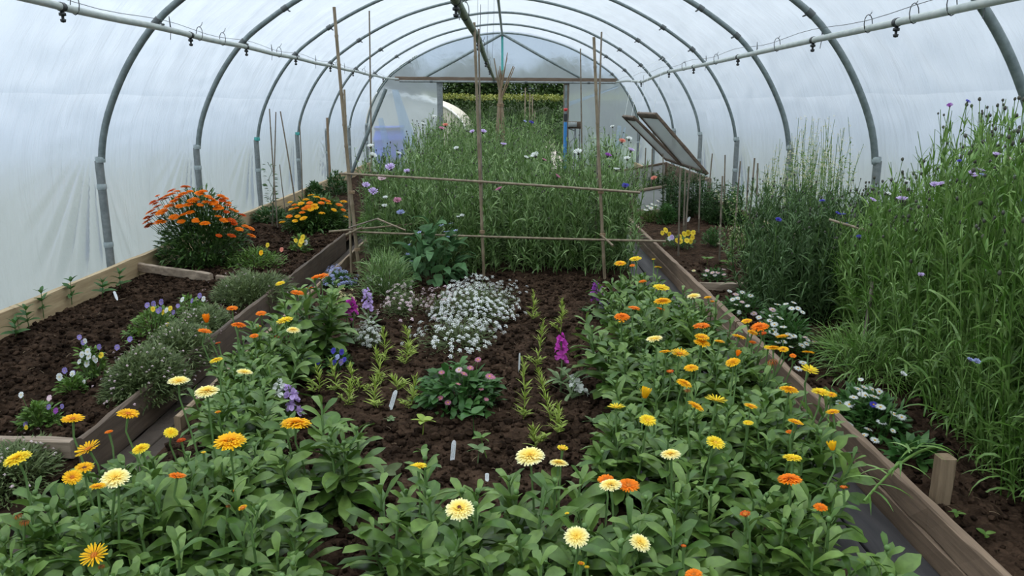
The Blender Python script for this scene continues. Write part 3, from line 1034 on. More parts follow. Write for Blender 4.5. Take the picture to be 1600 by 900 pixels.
# ---------------------------------------------------------------- cold frame
X0, X1, CY0, CY1 = 1.62, 2.62, 10.35, 13.25
t = thing('cold_frame', 'weathered wooden cold frame with glazed end against the right side', 'cold frame', (X0, CY0, .12))
o = (X0, CY0, .12)
mb = MB()
for k in range(2):
    beam(mb, (X0, CY0, .2 + .13 * k), (X0, CY1, .2 + .13 * k), .03, .125, side=(1, 0, 0), nseg=16)
mb.build('front_wall', M['board'], t, o)
mb = MB()
for k in range(3):
    beam(mb, (X1, CY0, .2 + .15 * k), (X1, CY1, .2 + .15 * k), .03, .145, side=(1, 0, 0), nseg=16)
mb.build('back_wall', M['board'], t, o)
for Y in (CY0, CY1):
    mb = MB()
    beam(mb, (X0, Y, .14), (X1, Y, .14), .03, .06, side=(0, 1, 0))
    beam(mb, (X0, Y, .4), (X1, Y, .57), .03, .035, side=(0, 1, 0))
    for x, zt in ((X0 + .02, .4), ((X0 + X1) / 2, .48), (X1 - .02, .56)):
        beam(mb, (x, Y, .14), (x, Y, zt), .04, .03, side=(1, 0, 0))
    e = mb.build('end_wall', M['board_x'], t, o)
    mb = MB()
    for a, b in ((X0 + .04, (X0 + X1) / 2 - .02), ((X0 + X1) / 2 + .02, X1 - .04)):
        za, zb = .4 + .17 * (a - X0) - .015, .4 + .17 * (b - X0) - .015
        V = [(a, Y - .003, .17), (b, Y - .003, .17), (b, Y - .003, zb), (a, Y - .003, za), (a, Y + .003, .17), (b, Y + .003, .17), (b, Y + .003, zb), (a, Y + .003, za)]
        mb.add(V, [(0, 1, 2, 3), (7, 6, 5, 4), (0, 4, 5, 1), (1, 5, 6, 2), (2, 6, 7, 3), (3, 7, 4, 0)])
    mb.build('pane', M['glass'], e, o, smooth=False)
# two glazed lights propped open, hinged at the back wall
for (ya, yb, lab, top) in ((12.0, 13.2, 'far glazed cold frame light propped open on strings', (1.84, 1.34)),
                           (10.42, 11.92, 'near glazed cold frame light propped open, its low corner nearest', (1.88, 1.40))):
    hx, hz = 2.6, .62
    tx, tz = top
    o = (hx, (ya + yb) / 2, hz)
    t.update_tag()
    L = thing('frame_light', lab, 'cold frame lid', o, 'glazed lights of the cold frame')
    dirv = nrm(np.array([tx - hx, 0, tz - hz]))
    nv = np.array([-dirv[2], 0, dirv[0]])
    for Y in (ya + .02, yb - .02):
        mb = MB()
        beam(mb, (hx, Y, hz), (tx, Y, tz), .045, .04, side=(0, 1, 0), nseg=12)
        mb.build('side_rail', M['darkwood'], L, o)
    for nm, q, w in (('bottom_rail', .03, .06), ('top_rail', .96, .09)):
        c = np.array([hx, 0, hz]) + (np.array([tx, 0, tz]) - [hx, 0, hz]) * q
        mb = MB()
        beam(mb, c + [0, ya + .04, 0], c + [0, yb - .04, 0], w, .035, side=dirv, nseg=10)
        mb.build(nm, M['darkwood'], L, o)
    mb = MB()
    a = np.array([hx, 0, hz]) + dirv * .06
    b = np.array([tx, 0, tz]) - dirv * .05
    tt = np.linspace(0, 1, 6)[:, None]
    r0, r1 = a + (b - a) * tt + [0, ya + .04, 0], a + (b - a) * tt + [0, yb - .04, 0]
    mb.add(np.concatenate([np.stack([r0 + nv * .003, r1 + nv * .003], 1).reshape(-1, 3)]), grid_faces(6, 2))
    mb.add(np.concatenate([np.stack([r0 - nv * .003, r1 - nv * .003], 1).reshape(-1, 3)]), grid_faces(6, 2))
    mb.build('pane', M['glass'], L, o, smooth=False)
    for Y in (ya + .25, yb - .25):
        mb = MB()
        tube(mb, [(tx, Y, tz - .02), (tx + .01, Y, tz + .03), (tx + .12, Y + .05, 2.0), (2.2, Y + .1, prof_z(2.2 - XC) - .05)], .0028, 5)
        mb.build('string', M['tagw'], L, o)

# ---------------------------------------------------------------- tap, box and barrel by the doorway
x = at_y(884, 190, 17.6)[0]
t = thing('standpipe', 'blue standpipe with red valve on the right doorpost', 'standpipe', (x, 17.7, .05))
o = (x, 17.7, .05)
z = lambda py: at_y(884, py, 17.7)[2]
mb = MB(); tube(mb, [(x, 17.7, .05), (x, 17.7, z(191))], .038, 12); mb.build('blue_pipe', M['bluepipe'], t, o)
mb = MB(); tube(mb, [(x, 17.7, z(191)), (x, 17.7, z(133))], .026, 12); mb.build('upper_pipe', M['steel'], t, o)
mb = MB()
lathe(mb, [(0, z(176)), (.04, z(172.5)), (.045, z(172)), (.045, z(170)), (.04, z(169.5)), (0, z(168))], 14, T=(x, 17.7, 0))
mb.build('valve_wheel', M['red'], t, o)
mb = MB(); tube(mb, [(x, 17.7, z(189)), (x, 17.7, z(178))], .045, 12); mb.build('coupling', M['black'], t, o)
mb = MB()
tube(mb, [(x + .05, 17.6, z(200)), (x + .2, 17.55, z(204)), (x + .22, 17.5, z(213)), (x + .08, 17.5, z(222)), (x + .1, 17.5, .1)], .014, 8)
mb.build('hose', M['sleeve'], t, o)
a, b = at_y(887, 190, 17.5), at_y(909, 201, 17.5)
t = thing('control_box', 'grey box on a wooden backboard beside the blue standpipe', 'box', ((a[0] + b[0]) / 2, 17.5, b[2]))
o = tuple(t.location)
mb = MB(); beam(mb, (a[0], 17.52, (a[2] + b[2]) / 2), (b[0], 17.52, (a[2] + b[2]) / 2), .03, a[2] - b[2], side=(0, 1, 0)); mb.build('backboard', M['darkwood'], t, o)
mb = MB(); beam(mb, (a[0] + .01, 17.44, (a[2] + b[2]) / 2 + .01), (a[0] + .19, 17.44, (a[2] + b[2]) / 2 + .01), .12, a[2] - b[2] - .05, side=(0, 1, 0), ch=.012); mb.build('casing', M['greybox'], t, o)
mb = MB(); tube(mb, [(a[0] + .17, 17.52, b[2]), (a[0] + .17, 17.52, .1)], .02, 8); tube(mb, [(b[0] - .04, 17.52, b[2]), (b[0] - .04, 17.52, .1)], .014, 8)
mb.build('support_pole', M['sleeve'], t, o)

p = at_y(610, 240, 18.9)
mb = MB()
lathe(mb, [(0, 0), (.3, 0), (.34, .05), (.36, .3), (.375, .32), (.375, .36), (.36, .38), (.36, .68), (.375, .7), (.375, .74), (.35, .8), (.31, .96), (.33, .98), (.33, 1.03), (0, 1.03)], 28)
t = thing('water_barrel', 'blue plastic barrel outside, seen through the end sheet at left', 'barrel', (p[0], 18.9, 0))
mb.build('body', M['blue'], t)
mb = MB(); lathe(mb, [(.335, .955), (.345, .96), (.345, 1.0), (.335, 1.005)], 28); mb.build('lid_ring', M['black'], t)

# ---------------------------------------------------------------- outside beyond the doorway
def arch_tunnel():
    t = thing('neighbouring_tunnel', 'white covered neighbouring polytunnel seen through the doorway', 'polytunnel', (-4.15, 27, 0))
    R = 2.75
    a = np.linspace(0, math.pi, 40)
    mb = MB()
    ys = np.linspace(27, 32.6, 8)
    V = np.stack([np.stack([R * np.cos(a) - 4.15, np.full(40, y), .15 + 1.75 * np.sin(a) ** .8], 1) for y in ys])
    mb.add(V, grid_faces(8, 40))
    mb.build('cover', M['dome'], t, (-4.15, 27, 0))
    mb = MB()
    V = np.stack([np.stack([R * s * np.cos(a) - 4.15, np.full(40, 27 + .02), .15 + 1.75 * s * np.sin(a) ** .8], 1) for s in np.linspace(.02, 1, 8)])
    mb.add(V, grid_faces(8, 40))
    mb.build('end_sheet', M['dome'], t, (-4.15, 27, 0))
    mb = MB()
    tube(mb, np.stack([R * np.cos(a) - 4.15, np.full(40, 26.98), .15 + 1.75 * np.sin(a) ** .8], 1), .035, 8)
    mb.build('edge_hoop', M['tagw'], t, (-4.15, 27, 0))


arch_tunnel()


def hedge_leaves(mb, c, r, n, size, mi, rg, m=2):
    d = nrm(rg.normal(0, 1, (n, 3)))
    P = np.asarray(c) + d * np.asarray(r) * rg.uniform(.6, 1.05, (n, 1))
    D = nrm(d + rg.normal(0, .5, (n, 3)))
    leafset(mb, P, D, size * rg.uniform(.6, 1.3, n), size * rg.uniform(.35, .6, n), rg.uniform(0, .8, n), ovate, m=m, across=3, mi=mi, rng=rg)


rg = np.random.default_rng(23)
mb = MB()
for k in range(26):
    x = -9 + k * .75
    c = (x, 34 + rg.uniform(-.3, .3), .75)
    blobs(mb, [c], .66, .12, 1.25, 0, rg)
    hedge_leaves(mb, c, (.85, .85, 1.05), 1100, .13, 0, rg)
    k2 = 260
    P = np.stack([rg.uniform(x - .5, x + .5, k2), 34 + rg.uniform(-.9, .6, k2), 1.72 + .16 * vnoise(np.full(k2, x * .8 + 30), np.zeros(k2), 9) + rg.uniform(-.08, .12, k2)], 1)
    leafset(mb, P, nrm(rg.normal(0, .6, (k2, 3)) + [0, 0, .8]), .12, .06, .4, ovate, m=2, mi=1, rng=rg)
tag(mb.build('garden_hedge', [M['hedge'], M['hedge_l']], origin=(0, 34, 0)), 'clipped hedge with yellow-green top seen through the doorway', 'hedge')
for k, (x, y, zc, r, lab) in enumerate(((-6.6, 45, 1.6, 3.1, 'left dark tree behind the hedge'), (-1.9, 47, 1.6, 3.1, 'middle dark tree behind the hedge, above the wigwam'),
                                        (3.0, 46, 1.6, 3.1, 'right dark tree behind the hedge beside the doorpost'))):
    t = thing('garden_tree', lab + ', through the doorway', 'tree', (x, y, 0), 'trees behind the hedge')
    mb = MB()
    for q in range(11):
        c = np.array([x, y, zc]) + rg.normal(0, .8, 3) * [1.5, .7, .6]
        blobs(mb, [c], r * .33, .15, .8, 0, rg)
        hedge_leaves(mb, c, np.array([r * .6] * 3), 1300, .26, 0, rg)
    mb.build('crown', M['hedge'], t, (x, y, 0))
    mb = MB(); tube(mb, [(x, y, 0), (x + .1, y, 1.0), (x, y, 2.4)], [.16, .13, .09], 8); mb.build('trunk', M['darkwood'], t, (x, y, 0))
t = thing('shrub', 'rounded green shrub outside beside the right doorpost', 'shrub', (1.75, 23.5, 0))
mb = MB()
blobs(mb, [(1.75, 23.5, .6)], .55, .15, 1.2, 0, rg)
hedge_leaves(mb, (1.75, 23.5, .7), (.62, .6, .95), 1500, .1, 0, rg)
mb.build('foliage', M['dark'], t, (1.75, 23.5, 0))
mb = MB()
V = np.stack([np.stack([np.array([1.0, 1.55]) + .1 * math.sin(y), [y, y], [.05, .05]], 1) for y in np.linspace(18.3, 30, 14)])
mb.add(V + [0, 0, .03], grid_faces(14, 2))
struct(mb.build('garden_path', M['stone']))
mb = MB()
P = np.stack([rg.uniform(-4, 3.2, 3800), 18.6 + 12 * rg.random(3800) ** 1.2, np.full(3800, 0.02)], 1)
P = P[((P[:, 0] < .95) | (P[:, 0] > 1.65)) & (np.hypot(P[:, 0] + 3, P[:, 1] - 18.9) > 1.3) & ((P[:, 1] < 26.6) | (P[:, 0] > -1.2))]
P = P[np.hypot(P[:, 0] - 1.75, P[:, 1] - 23.5) > .8]
leafset(mb, P, nrm(rg.normal(0, .3, (len(P), 3)) + [0, 0, 1]), rg.uniform(.3, .85, len(P)) * np.clip((P[:, 0] + 6) / 6, .4, 1), .03, rg.uniform(.1, .9, len(P)), linear, m=3, across=2, rng=rg)
tag(mb.build('meadow_growth', M['corn_l']), 'tall grassy growth outside beyond the doorway', 'grass', kind='stuff')
for k, (px, py0, py1) in enumerate(((820, 186, 137), (827, 180, 145), (831, 182, 150), (835, 215, 173))):
    a, b = at_y(px, py0, 21.5), at_y(px + 1, py1, 21.5)
    a[2] = 0.0
    mb = MB(); cane_mesh(mb, a, b, .02, .016, k)
    tag(mb.build('garden_stake', M['bamboo_grey'], origin=a), f'{WORDS[k]} upright stake from the left in the garden beyond the doorway', 'stake', 'stakes beyond the doorway')
# ---------------------------------------------------------------- flower heads (unit diameter, facing up)
def rays(layers, seed, prof=ray_, m=3, fold=.1, jit=.05, z0=0.0):
    rg = np.random.default_rng(seed)
    mb = MB()
    for i, (n, rb, L, W, el, dr) in enumerate(layers):
        az = np.arange(n) / n * TAU + i * .7 + rg.normal(0, jit, n)
        e = np.radians(el) + rg.normal(0, jit, n)
        D = np.stack([np.cos(az) * np.cos(e), np.sin(az) * np.cos(e), np.sin(e)], 1)
        P = np.stack([np.cos(az) * rb, np.sin(az) * rb, np.full(n, z0 + .01 * i)], 1)
        leafset(mb, P, D, L * rg.uniform(.92, 1.04, n), W * rg.uniform(.85, 1.1, n), dr + rg.normal(0, jit, n), prof, m=m, fold=fold,
                roll=rg.normal(0, .12, n), rng=rg)
    return mb


def disc_mesh(r, h, mat, z0=0.0):
    mb = MB()
    rg = np.random.default_rng(1)
    lathe(mb, [(0, z0 + h), (r * .5, z0 + h * .92), (r * .85, z0 + h * .55), (r, z0), (r * .6, z0 - .03), (0, z0 - .03)], 14)
    n = 40
    rr = r * np.sqrt(rg.random(n))
    az = rg.uniform(0, TAU, n)
    blobs(mb, np.stack([rr * np.cos(az), rr * np.sin(az), z0 + h * (1 - (rr / r) ** 2 * .6)], 1), r * .13, .2, 1.3, rng=rg)
    return mb.mesh('flower_centre', M[mat])


LAY = dict(
    single=[(27, .12, .39, .098, 13, .3), (24, .11, .35, .095, 24, .4), (17, .1, .26, .085, 42, .5)],
    double=[(32, .11, .40, .09, 8, .3), (30, .10, .365, .088, 18, .4), (26, .09, .31, .082, 30, .5), (20, .07, .25, .078, 46, .7), (14, .04, .18, .072, 66, .9), (8, .02, .13, .08, 80, 1.0)],
    star=[(19, .1, .42, .08, 12, .0), (13, .08, .35, .075, 32, .1)],
    closed=[(11, .1, .62, .16, 66, -.15), (8, .05, .6, .14, 76, -.1)],
    bud=[(16, .2, .3, .14, 62, .7), (12, .14, .26, .12, 74, .8)],
    wilt=[(15, .1, .42, .07, 25, 1.9), (10, .1, .4, .06, 60, 2.2)],
)
_pet = {}


def petals(kind, mat, var):
    k = (kind, mat, var)
    if k not in _pet:
        _pet[k] = rays(LAY[kind], 11 + var * 5 + len(kind), m=4 if kind != 'bud' else 3).mesh('flower', M[mat])
    return _pet[k]


def _calyx():
    mb = MB()
    lathe(mb, [(.02, -.13), (.1, -.1), (.15, -.03), (.13, .0), (0, .0)], 12)
    az = np.arange(14) / 14 * TAU
    P = np.stack([.12 * np.cos(az), .12 * np.sin(az), np.full(14, -.07)], 1)
    D = np.stack([np.cos(az) * .55, np.sin(az) * .55, np.full(14, .84)], 1)
    leafset(mb, P, D, .16, .06, -.3, linear, m=2, across=2, roll=0)
    return mb.mesh('calyx', M['stem'])


CALYX = _calyx()
CEN = {k: disc_mesh(r, h, k) for k, r, h in (('eye_o', .13, .07), ('eye_y', .12, .06), ('eye_d', .12, .06))}
CODE = {'os': ('single', 'orange', 'eye_o'), 'od': ('double', 'orange', 'eye_o'), 'gs': ('single', 'gold', 'eye_o'), 'gd': ('double', 'gold', 'eye_y'),
        'ge': ('single', 'gold', 'eye_d'), 'ys': ('single', 'yellow', 'eye_y'), 'yd': ('double', 'yellow', 'eye_y'), 'cs': ('single', 'cream', 'eye_y'),
        'cd': ('double', 'cream', 'eye_y'), 'ce': ('double', 'cream', 'eye_d'), 'yt': ('star', 'yellow', 'eye_y'), 'gt': ('star', 'gold', 'eye_o'),
        'gc': ('closed', 'gold', 'eye_o'), 'ob': ('bud', 'red_o', 'eye_o'), 'gb': ('bud', 'gold', 'eye_o'), 'yb': ('bud', 'yellow', 'eye_y'),
        'ro': ('single', 'red_o', 'eye_o'), 'wi': ('wilt', 'rust', 'eye_d'), 'oc': ('closed', 'orange', 'eye_o')}
_fc = [0]


def put_flower(root, P, dia, code, tilt=None, calyx=True, spin=None, name='flower'):
    kind, mat, eye = CODE[code]
    _fc[0] += 1
    rg = np.random.default_rng(_fc[0])
    o = np.array(root.location)
    if tilt is None:
        tilt = np.array([rg.normal(0, .16), rg.normal(-.04, .14), 1.0])
    q = quat_to(nrm(tilt), rg.uniform(0, 6))
    f = link(name, petals(kind, mat, int(rg.integers(0, 3))), root, P - o, tuple(q), dia)
    if kind not in ('closed',):
        c = link('flower_centre', CEN[eye], f)
        if kind == 'double':
            c.scale = (.55, .55, .7) if eye != 'eye_d' else (.8, .8, 1.5)
            c.location = (0, 0, .05)
        if kind == 'bud':
            c.scale = (1.9, 1.9, 1.6)
            c.location = (0, 0, .12)
    if calyx:
        link('calyx', CALYX, f, scale=1.15 if kind in ('bud', 'closed', 'wilt') else 1)
    return f, nrm(tilt)


def cal_foliage(seed, n_sh=9, size=1.0, mat='cal', small=False):
    """bushy marigold: branching shoots set all round with long paddle-shaped leaves"""
    rg = np.random.default_rng(seed)
    mb = MB()
    for k in range(n_sh):
        az = k * 2.4 + rg.normal(0, .3)
        lean = rg.uniform(.1, .75) if k else .08
        h = rg.uniform(.25, .37) * (1 - .22 * lean)
        A = np.array([.03 * math.cos(az), .03 * math.sin(az), -.03])
        B = np.array([math.cos(az) * h * lean, math.sin(az) * h * lean, h])
        bend = np.array([math.cos(az), math.sin(az), 0]) * .03
        stemset(mb, A, B, bend, .0055, .0035, 5, 6, 1)
        nl = int(rg.integers(16, 22))
        s = np.linspace(.12, 1.0, nl)
        P = stem_pt(A, B, bend, s)
        a2 = np.arange(nl) * 2.4 + rg.uniform(0, 6)
        el = np.radians(np.interp(s, [0, .5, 1], [12, 32, 62])) + rg.normal(0, .18, nl)
        D = np.stack([np.cos(a2) * np.cos(el), np.sin(a2) * np.cos(el), np.sin(el)], 1) + .45 * np.array([math.cos(az), math.sin(az), 0]) * lean
        L = np.interp(s, [0, .35, .75, 1], [.11, .145, .115, .055]) * rg.uniform(.8, 1.2, nl)
        W = L * rg.uniform(.3, .4, nl)
        leafset(mb, P, D, L, W, rg.uniform(.25, 1.2, nl), spat, m=6, fold=.16, mi=0, wave=.012, rng=rg)
        if rg.random() < .55:                        # a green bud at the tip of the shoot
            lathe(mb, [(0, -.006), (.006, -.004), (.0085, .003), (.006, .009), (0, .011)], 8, T=B + [0, 0, .008], mi=1)
    return mb.mesh('foliage', [M[mat], M['stem']])


CALF = [cal_foliage(100 + i, 9 + i % 3) for i in range(6)]
ZS = .15
_pc = [0]


def cal_plant(label, flowers, base=None, scale=None, zf=.56, group='calendula plants', fol=True):
    """flowers: (px, py, width px, code[, z])"""
    pts = []
    for f in flowers:
        pts.append(at_z(f[0], f[1], f[4] if len(f) > 4 else zf))
    if base is None:
        b = np.mean(pts, 0)
        bx, by = b[0], b[1]
        if bx > .3:
            bx = min(bx - .04, .99)
        elif bx < -.5:
            bx = max(bx + .08, -1.36)
    else:
        bx, by = base
    _pc[0] += 1
    rg = np.random.default_rng(900 + _pc[0])
    t = thing('calendula_plant', label, 'flowering plant', (bx, by, ZS), group)
    if scale is None:
        scale = rg.uniform(.84, 1.0)
    if fol:
        link('foliage', CALF[int(rg.integers(0, 6))], t, (0, 0, 0), (0, 0, rg.uniform(0, TAU)), scale)
    o = np.array(t.location)
    for f, P in zip(flowers, pts):
        dia = f[2] * depth(P) / F
        if f[3] in ('gc', 'oc'):
            dia *= 1.3
        if f[3][1] == 'b':
            dia *= 1.05
        fl, nv = put_flower(t, P, dia, f[3], tilt=f[5] if len(f) > 5 else None)
        A = np.array([bx, by, ZS]) * .35 + np.array([P[0], P[1], ZS]) * .65
        A[2] = ZS + .04
        end = P - nv * dia * .12
        mb = MB()
        c = (A + end) / 2 + rg.normal(0, .012, 3)
        tube(mb, [A, A * .5 + c * .5 + [0, 0, .02], c, end - nv * .05, end], [.0045, .004, .0034, .003, .004], 7)
        if P[2] - ZS > .3:                           # a couple of narrow leaves up the flower stalk
            n = 4
            tt = rg.uniform(.35, .8, n)
            az = rg.uniform(0, TAU, n)
            leafset(mb, A + (c - A) * tt[:, None], np.stack([np.cos(az), np.sin(az), np.full(n, .9)], 1), .05, .014, .5, spat, m=4, rng=rg)
        mb.build('stem', M['stem'], t, o)
    return t


LPLANTS = [
    ('marigold with one big golden double flower left of the white label', [(462, 662, 48, 'gd', .5)]),
    ('marigold with a large golden double flower and small yellow one behind it', [(359, 690, 50, 'gd'), (267, 676, 22, 'yd', .5), (283, 688, 14, 'ro', .46)]),
    ('front-left marigold with a small yellow and a small orange flower', [(220, 701, 27, 'yd', .52), (277, 744, 27, 'os', .52), (318, 708, 9, 'yb', .47)]),
    ('marigold with a ragged golden flower in front of the reddish plank end', [(138, 702, 40, 'gt', .52), (170, 675, 13, 'os', .5)]),
    ('leftmost front marigold with a flat golden-yellow flower', [(27, 717, 42, 'yd', .56)]),
    ('front-left marigold with a cream double flower between small orange heads', [(180, 747, 44, 'cd', .57, (.1, -.3, 1)), (153, 760, 25, 'gs', .57), (113, 746, 29, 'gs', .54), (132, 731, 28, 'ge', .5)]),
    ('front-left marigold with a tiny orange bud on a long stalk', [(380, 795, 16, 'gb', .52), (372, 775, 14, 'oc', .42), (357, 790, 10, 'wi', .45)]),
    ('marigold with a ragged orange flower low at the bottom left', [(147, 868, 42, 'gt', .47, (0, -.5, 1)), (158, 884, 14, 'wi', .44)]),
    ('marigold with wilted rusty flower heads at the left picture edge', [(25, 805, 22, 'wi', .46), (38, 815, 20, 'wi', .46), (20, 818, 14, 'wi', .42)]),
    ('marigold with two orange-gold flowers in front of the left bed board', [(114, 655, 34, 'gs', .58), (200, 647, 34, 'gs', .58)]),
    ('marigold with two tall cream flowers above the left path', [(279, 596, 34, 'cs', .6), (323, 612, 38, 'cd', .6, (0, -.12, 1))]),
    ('marigold with two pale yellow flowers beside the lilac stock', [(382, 582, 26, 'cs', .52), (338, 563, 21, 'yd', .52), (341, 645, 11, 'gb', .48)]),
    ('marigold with a cluster of bright orange flowers over the left path', [(320, 518, 22, 'os', .52), (323, 504, 17, 'oc', .54), (373, 508, 23, 'od', .54), (363, 482, 18, 'os', .56), (397, 525, 14, 'os', .46), (341, 536, 9, 'ro', .42)]),
    ('bushy marigold at the back left with orange, yellow and cream flowers', [(445, 501, 27, 'ys', .5), (458, 516, 22, 'cd', .5), (465, 458, 22, 'os', .52), (484, 450, 12, 'os', .5),
                                                                        (438, 443, 16, 'ys', .54), (500, 433, 30, 'os', .56), (408, 490, 17, 'os', .46), (404, 510, 10, 'gs', .42), (431, 526, 11, 'ro', .38), (427, 538, 8, 'gb', .34)]),
]
for k, (lab, fl) in enumerate(LPLANTS):
    base, sc = None, None
    if k == 0:
        base, sc = (-.62, 2.45), 1.0
    if k == 9:
        base, sc = (-1.16, 2.2), .8
    if k == 10:
        base, sc = (-.92, 2.45), .78
    if k == 11:
        base, sc = (-1.08, 2.95), .85
    if k == 12:
        base, sc = (-1.22, 3.5), .82
    if k == 13:
        base, sc = (-1.1, 4.2), 1.12
    cal_plant(lab, fl, base, sc, group='marigolds along the left of the middle bed')
CPLANTS = [
    ('small marigold with one yellow flower right of the bare compost gap', [(653, 729, 29, 'ys', .5)], (-.25, 1.98)),
    ('front-centre marigold with a cream flower and brown eye', [(718, 796, 46, 'ce', .55, (.0, -.3, 1))], (-.1, 1.74)),
    ('front-centre marigold with a shaggy cream double flower and two smaller yellow ones', [(828, 713, 47, 'cd', .55, (-.1, -.2, 1)), (873, 724, 31, 'cd', .53), (879, 702, 19, 'yb', .5), (857, 775, 9, 'yb', .46)], (.12, 1.92)),
    ('marigold with cream and bright orange flowers side by side', [(954, 758, 36, 'cd', .53), (982, 759, 35, 'os', .52), (946, 749, 26, 'os', .5)], (.28, 1.8)),
    ('front marigold with a tilted cream flower low in the centre', [(901, 839, 40, 'cd', .5, (-.1, -.45, 1)), (886, 803, 8, 'yb', .45), (908, 882, 13, 'gb', .44), (917, 887, 9, 'yb', .43)], (.1, 1.52)),
    ('front marigold with a tilted cream flower beside the dark gap', [(1000, 848, 35, 'cd', .48, (.3, -.35, 1))], (.3, 1.55)),
]
for lab, fl, b in CPLANTS:
    cal_plant(lab, fl, b, 1.0, group='marigolds at the front centre')
RPLANTS = [
    ('farthest marigold on the right, yellow flowers above the far path', [(993, 405, 20, 'ys', .56), (969, 412, 19, 'gs', .56), (988, 415, 9, 'os', .5)]),
    ('marigold with small yellow flowers leaning over the far end of the path', [(1028, 418, 13, 'ys', .52), (1021, 406, 7, 'yb', .5), (1004, 440, 13, 'os', .46)]),
    ('marigold with three stacked yellow to orange flowers near the magenta stock', [(1033, 450, 27, 'ys', .58), (1035, 471, 28, 'gd', .56), (1032, 483, 14, 'os', .5)]),
    ('marigold with orange flowers at the back edge by the purple stock', [(991, 482, 20, 'os', .52), (972, 495, 25, 'od', .54), (971, 503, 11, 'gs', .48)]),
    ('marigold with pale yellow flowers against the right bed board', [(1084, 463, 22, 'cs', .52), (1106, 465, 13, 'gs', .5), (1113, 472, 9, 'gb', .46)]),
    ('marigold with a cream yellow-eyed flower and a spiky golden one', [(1023, 530, 27, 'cs', .56), (1039, 550, 20, 'gs', .52), (1062, 553, 29, 'gt', .52)]),
    ('marigold with an orange flower above a pair of golden ones', [(1096, 510, 28, 'os', .58), (1097, 527, 24, 'gs', .56), (1097, 536, 27, 'gd', .54), (1124, 534, 17, 'gs', .52)]),
    ('marigold crowded with orange and gold flowers over the board by the daisies', [(1155, 527, 23, 'gs', .54), (1167, 502, 17, 'gs', .56), (1187, 511, 29, 'od', .56), (1176, 520, 17, 'gs', .52), (1192, 521, 12, 'ro', .5), (1176, 535, 12, 'os', .48)]),
    ('marigold with golden flowers and drooping orange petals in mid mass', [(1080, 575, 23, 'gd', .54), (1047, 582, 13, 'ob', .48), (1069, 599, 26, 'gd', .54), (1074, 609, 14, 'wi', .5)]),
    ('marigold with a gold flower carrying an upright orange petal', [(1145, 566, 24, 'gd', .54), (1152, 556, 12, 'oc', .56), (1173, 635, 22, 'gs', .54), (1169, 661, 17, 'ys', .5)]),
    ('marigold with gold flowers, one dark-eyed, touching the white daisies', [(1222, 526, 20, 'gs', .52), (1208, 544, 22, 'gd', .52), (1224, 546, 17, 'ge', .5), (1200, 543, 14, 'ys', .5), (1207, 564, 22, 'wi', .5), (1239, 556, 11, 'os', .48)]),
    ('marigold with a starry yellow flower over the right bed edge', [(1263, 551, 20, 'gs', .52), (1265, 579, 29, 'yt', .54), (1233, 609, 30, 'gd', .56)]),
    ('marigold at left edge of the right mass with a spiky yellow flower', [(963, 637, 29, 'yt', .48), (1007, 622, 22, 'gc', .46), (1012, 657, 28, 'ys', .5)]),
    ('marigold with a golden flower beside a yellow star-shaped one', [(1087, 635, 28, 'gs', .54), (1119, 626, 36, 'yt', .56)]),
    ('marigold with yellow flowers hanging over the right path', [(1282, 613, 29, 'ys', .54), (1299, 617, 17, 'gs', .52), (1301, 644, 21, 'gs', .5), (1243, 660, 25, 'gs', .54), (1234, 675, 13, 'os', .5)]),
    ('marigold with one yellow and one cream flower above broad leaves', [(1118, 692, 30, 'ys', .56), (1048, 710, 32, 'cd', .54)]),
    ('marigold with an orange flower and a closed gold cup by the path', [(1238, 716, 30, 'ys', .56), (1234, 749, 37, 'od', .55), (1301, 704, 19, 'gc', .5)]),
    ('near-right marigold with small orange flowers beside the dark path', [(1318, 763, 13, 'ob', .46), (1282, 793, 22, 'os', .48), (1165, 805, 18, 'ob', .5)]),
    ('nearest right marigold with an orange flower cut by the bottom edge', [(1084, 898, 28, 'os', .5), (1068, 854, 9, 'ob', .46)]),
]
for lab, fl in RPLANTS:
    cal_plant(lab, fl, group='marigolds along the right of the middle bed')
# leafy plants between them
bases = [tuple(o.location[:2]) for o in bpy.data.objects if o.name.startswith('calendula_plant')]


def fill(cands, label, group, dmin):
    for (x, y) in cands:
        if all((x - a) ** 2 + (y - b) ** 2 > dmin ** 2 for a, b in bases):
            bases.append((x, y))
            cal_plant(label, [], (x, y), 1.0 if abs(x) < .4 else None, group=group)


rg = np.random.default_rng(77)
c = []
for _ in range(900):
    y = rg.uniform(1.45, 4.95)
    lo = np.interp(y, [1.5, 2.6, 3.3, 4.9], [.46, .5, .56, .76])
    hi = np.interp(y, [1.5, 2.2, 3, 4.2, 4.9], [.84, .92, 1.0, .98, .86])
    c.append((rg.uniform(lo, hi), y))
fill(c, 'leafy marigold without open flowers in the mass along the right path', 'leafy marigolds on the right', .24)
c = []
for _ in range(900):
    y = rg.uniform(1.3, 2.75)
    lo = np.interp(y, [1.3, 1.7, 2.1, 2.7], [-1.25, -1.33, -1.22, -1.0])
    hi = np.interp(y, [1.3, 2.0, 2.5, 2.7], [-.6, -.68, -.74, -1.0])
    c.append((rg.uniform(lo, hi), y))
fill(c, 'leafy marigold without open flowers in the front-left mass', 'leafy marigolds at front left', .24)
fill([(rg.uniform(-1.16, -1.02), rg.uniform(3.1, 3.8)) for _ in range(80)], 'leafy marigold below the back-left bushy one', 'leafy marigolds by the left path', .26)
c = [(rg.uniform(-.2, .3), rg.uniform(1.3, 1.8)) for _ in range(300)]
fill(c, 'leafy marigold without open flowers at the front centre', 'leafy marigolds at front centre', .23)
